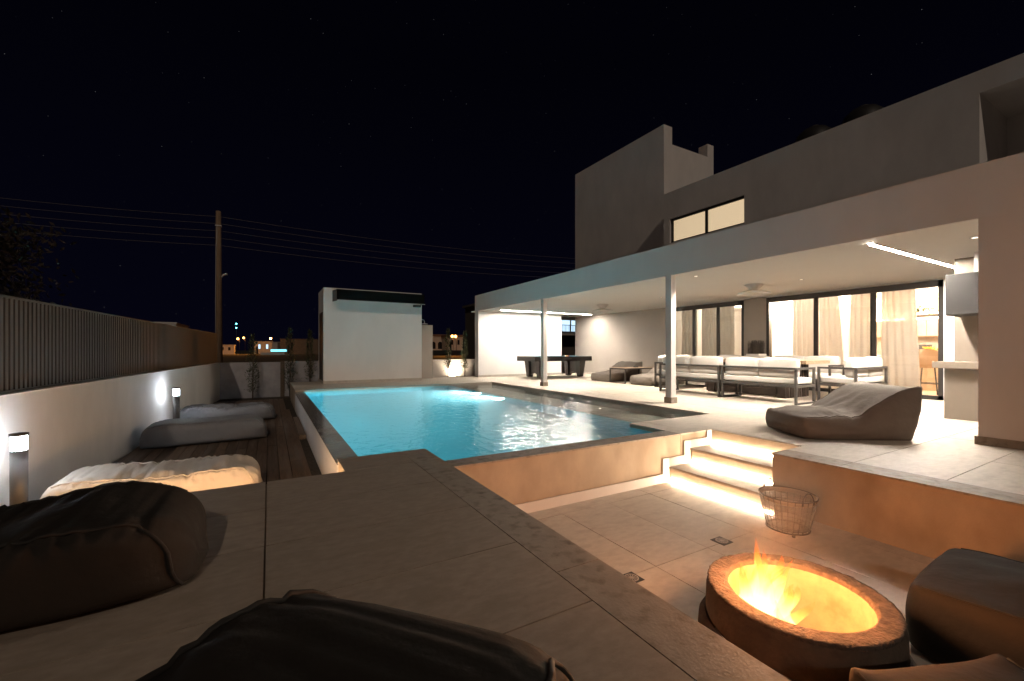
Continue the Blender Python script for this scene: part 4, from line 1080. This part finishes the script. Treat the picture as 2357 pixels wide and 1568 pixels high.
def tree(x, y, z, h, r, lab, seed, n=6500):
    rnd_ = random.Random(seed)
    t = thing('garden_tree', lab, 'tree', (x, y, z), 'dark trees beyond the fence')
    bm = bmesh.new()
    tube_bm(bm, [(x, y, z), (x + .1, y, z + h * .3), (x + .05, y + .1, z + h * .55)], [.16, .11, .07], 8)
    cl = []
    for i in range(9):
        a = rnd_.uniform(0, 2 * PI); q = Vector((x + r * .65 * math.cos(a), y + r * .65 * math.sin(a), z + h * rnd_.uniform(.45, .92)))
        tube_bm(bm, [(x + .08, y + .05, z + h * .36), ((x + q.x) / 2, (y + q.y) / 2, z + h * .5), tuple(q)], [.06, .04, .012], 6); cl.append(q)
    ob('trunk', bm, 'bark', t, True)
    bm = bmesh.new()
    for i in range(n):
        c = rnd_.choice(cl); p = c + Vector((rnd_.gauss(0, .30) * r, rnd_.gauss(0, .30) * r, rnd_.gauss(0, .22) * r))
        d = Vector((rnd_.uniform(-1, 1), rnd_.uniform(-1, 1), rnd_.uniform(-1, 1))).normalized() * .075
        s_ = d.cross(Vector((rnd_.uniform(-1, 1), rnd_.uniform(-1, 1), .3))).normalized() * .028
        bm.faces.new([bm.verts.new(p - d), bm.verts.new(p - s_), bm.verts.new(p + d), bm.verts.new(p + s_)])
    ob('crown', bm, 'leaf_dim', t)
tree(-6.6, 9.6, -1.25, 6.3, 1.5, 'dim bushy tree beyond the fence at the left edge', 1)
tree(-5.2, 12.4, -1.25, 5.0, 1.15, 'smaller dim tree beyond the fence right of the bushy one', 2, 4500)

# ------------------------------------------------------------------ utility pole and wires
up_ = thing('utility_pole', 'tall wooden utility pole behind the far left corner', 'utility pole', (-2.05, 24.2, -1.25))
tube('pole_shaft', [(-2.05, 24.2, -1.25), (-2.06, 24.2, 3), (-2.07, 24.2, 7.6)], [.165, .14, .105], 'pole', up_, 12)
tube('conduit', [(-2.13, 24.07, -1.2), (-2.17, 24.08, 3), (-2.15, 24.10, 6.0), (-2.12, 24.1, 6.2), (-2.12, 24.1, 6.9)], .018, 'wire', up_, 6)
box('pole_band', -2.19, -1.94, 24.08, 24.33, 6.88, 6.93, 'wire', up_)
bm = bmesh.new(); tube_bm(bm, [(-1.95, 24.2, 4.5), (-1.86, 24.15, 4.62), (-1.72, 24.1, 4.66)], [.03, .05, .06], 8); ob('lamp_head', bm, 'offwhite', up_)
for i, z in enumerate((7.35, 7.02, 6.68, 6.34, 6.0)):
    ends = [(20.7, 22.7, z + .05), (-14.5, 27.5, z + .45 + .0 * i)]
    for e, side in zip(ends, ('right', 'left')):
        pts = []
        for k in range(25):
            f = k / 24; p = Vector((-2.06, 24.2, z)).lerp(Vector(e), f); p.z -= 4 * f * (1 - f) * (.32 if side == 'right' else .15); pts.append(p)
        o = tube('overhead_wire', pts, .0095, 'cable', None, 4)
        tag(o, '%s overhead wire running %s from the utility pole' % (['topmost', 'second highest', 'middle', 'second lowest', 'lowest'][i], side), 'wire', 'overhead wires')

# ------------------------------------------------------------------ neighbours and distant houses
def P(px, d, z=0):
    a = (px - 1178.5) / 980; return Vector((d * (.4955 + a * .8686), d * (.8686 - a * .4955), z))
nb = thing('neighbour_house', 'dark neighbouring house with a lit balcony behind the terrace gap', 'house', (19, 34, -1.25))
box('wall', 15.6, 30, 31, 36, -1.25, 4.9, 'far_dark', nb)
box('roof', 15.4, 30.3, 30.8, 36.2, 4.9, 5.1, 'far_dark', nb)
for a_, b_ in ((21.2, 22.4), (22.6, 23.7), (23.9, 25)): box('window', a_, b_, 30.95, 31.0, 2.75, 3.75, 'lit_cool', nb)
box('window', 17.2, 18.2, 30.96, 31.0, 2.6, 3.7, 'dark_win', nb)
box('balcony_slab', 20.8, 25.4, 29.6, 30.95, 2.35, 2.5, 'far_wall', nb)
bm = bmesh.new()
for k in range(31): B(bm, 20.85 + k * .15, 20.875 + k * .15, 29.62, 29.645, 2.5, 3.2)
B(bm, 20.8, 25.4, 29.6, 29.66, 3.2, 3.25); ob('railing', bm, 'black', nb)
wh = thing('white_house', 'pale flat roofed house top just above the left fence', 'house', (-12, 30, -1.25))
c = P(361, 40); c2 = P(416, 40)
box('wall', c.x - .4, c2.x, c.y - 3.6, c.y + 3, -1.25, 3.40, 'white', wh); box('roof_slab', c.x - .5, c2.x + .1, c.y - 3.7, c.y + 3.1, 3.40, 3.52, 'offwhite', wh)

def far_house(px, w, h, d, lab, m='far_wall', wins=2, lit=None, arch=False, base=-1.25, roof=False):
    c = P(px, d, base); t = thing('distant_house', lab, 'house', c, 'distant houses in the valley')
    x0, x1, y0 = c.x - w / 2, c.x + w / 2, c.y
    box('wall', x0, x1, y0, y0 + 7, base, base + h, m, t)
    box('roof', x0 - .3, x1 + .3, y0 - .3, y0 + 7.3, base + h, base + h + (.9 if roof else .25), 'roof' if roof else m, t)
    for i in range(wins):
        xc = x0 + w * (i + .7) / (wins + .4); box('window', xc - .5, xc + .5, y0 - .06, y0, base + h * .42, base + h * .78, lit or 'dark_win', t)
    if not arch: box('door', x0 + w * .12, x0 + w * .12 + .9, y0 - .06, y0, base, base + h * .62, 'dark_win', t)
    else:
        for i in range(3):
            xc = x0 + w * (i + .5) / 3; bm = bmesh.new(); r_ = w / 9
            pts = [(xc - r_, y0 - .05, base + h * .1)] + [(xc - r_ * math.cos(R(q)), y0 - .05, base + h * .45 + r_ * math.sin(R(q))) for q in range(0, 181, 20)] + [(xc + r_, y0 - .05, base + h * .1)]
            f0 = [bm.verts.new(p) for p in pts]; f1 = [bm.verts.new((p[0], y0 - .002, p[2])) for p in pts]
            bm.faces.new(f0)
            for q in range(len(f0)): bm.faces.new((f0[q], f1[q], f1[(q + 1) % len(f0)], f0[(q + 1) % len(f0)]))
            ob('archway', bm, 'dark_win', t)
    return t
far_house(520, 7.0, 4.6, 215, 'small orange lit house right beside the utility pole')
far_house(606, 9, 6.8, 240, 'pale blue lit house between the two left cypresses', 'far_wall', 2, 'lit_cool')
far_house(632, 13, 7.0, 270, 'low dim terrace of houses behind the slim street lamp')
far_house(657, 8, 6.4, 250, 'dim brown house just left of the wooden post', 'far_dark')
far_house(708, 26, 8.0, 235, 'long dim house behind the cypress next to the pool house', 'far_dark', 3)
far_house(1013, 9.5, 6.2, 190, 'orange lit house with three arches beside the shower wall', 'far_wall', 0, None, True, .8, True)
far_house(1048, 7.0, 5.8, 185, 'orange lit house directly behind the two bright street lamps', 'far_wall', 2, 'dark_win', False, .8, True)
c = P(642, 190, -.6)
o = box('lit_canopy', c.x - 3.2, c.x + 3.2, c.y, c.y + 3, .2, 1.2, 'lit_teal'); tag(o, 'glowing teal canopy in the distance left of the post', 'canopy')
o = box('lit_road_wall', P(600, 200).x, P(655, 200).x, P(627, 200).y, P(627, 200).y + 1, -1.25, -.2, 'far_wall'); tag(o, 'low orange lit roadside wall in the distance', 'wall')
def street(px, d, z, lab, p=2600, br='street'):
    c = P(px, d, -1.25)
    t = thing('street_lamp', lab, 'street lamp', c, 'distant street lamps')
    tube('lamp_post', [(c.x, c.y, -1.25), (c.x, c.y, z), (c.x - .5, c.y - .5, z + .2)], .09, 'dark_metal', t, 6)
    bm = bmesh.new(); bmesh.ops.create_uvsphere(bm, u_segments=10, v_segments=6, radius=.5); bmesh.ops.translate(bm, verts=bm.verts, vec=(c.x - .6, c.y - .6, z + .1))
    ob('lamp_head', bm, br, t, True)
    lamp('street_lamp_glow', 'POINT', (c.x - .6, c.y - 1.2, z - .3), p, (1.0, .36, .06), t, .3)
street(551, 205, 6.2, 'bright orange street lamp right of the utility pole, nearer of two')
street(564, 225, 7.2, 'bright orange street lamp right of the utility pole, farther of two')
M['street_dim'] = emis('street_lamp_dim', (1.0, .42, .08), 25)
street(626, 215, 6.6, 'faint orange street lamp above the teal canopy', 900, 'street_dim')
street(1043, 160, 6.0, 'left one of the paired orange street lamps by the pavilion', 2600)
street(1050.5, 155, 5.8, 'right one of the paired orange street lamps by the pavilion', 2600)
c = P(544, 420, -1.25)
mt = thing('radio_mast', 'tall distant mast carrying small teal lights', 'mast', c)
tube('mast_shaft', [tuple(c), (c.x, c.y, 27)], .15, 'dark_metal', mt, 5)
for z in (22.6, 26.6):
    bm = bmesh.new(); bmesh.ops.create_uvsphere(bm, u_segments=8, v_segments=5, radius=.45); bmesh.ops.translate(bm, verts=bm.verts, vec=(c.x, c.y - .5, z)); ob('beacon', bm, 'tower_led', mt)
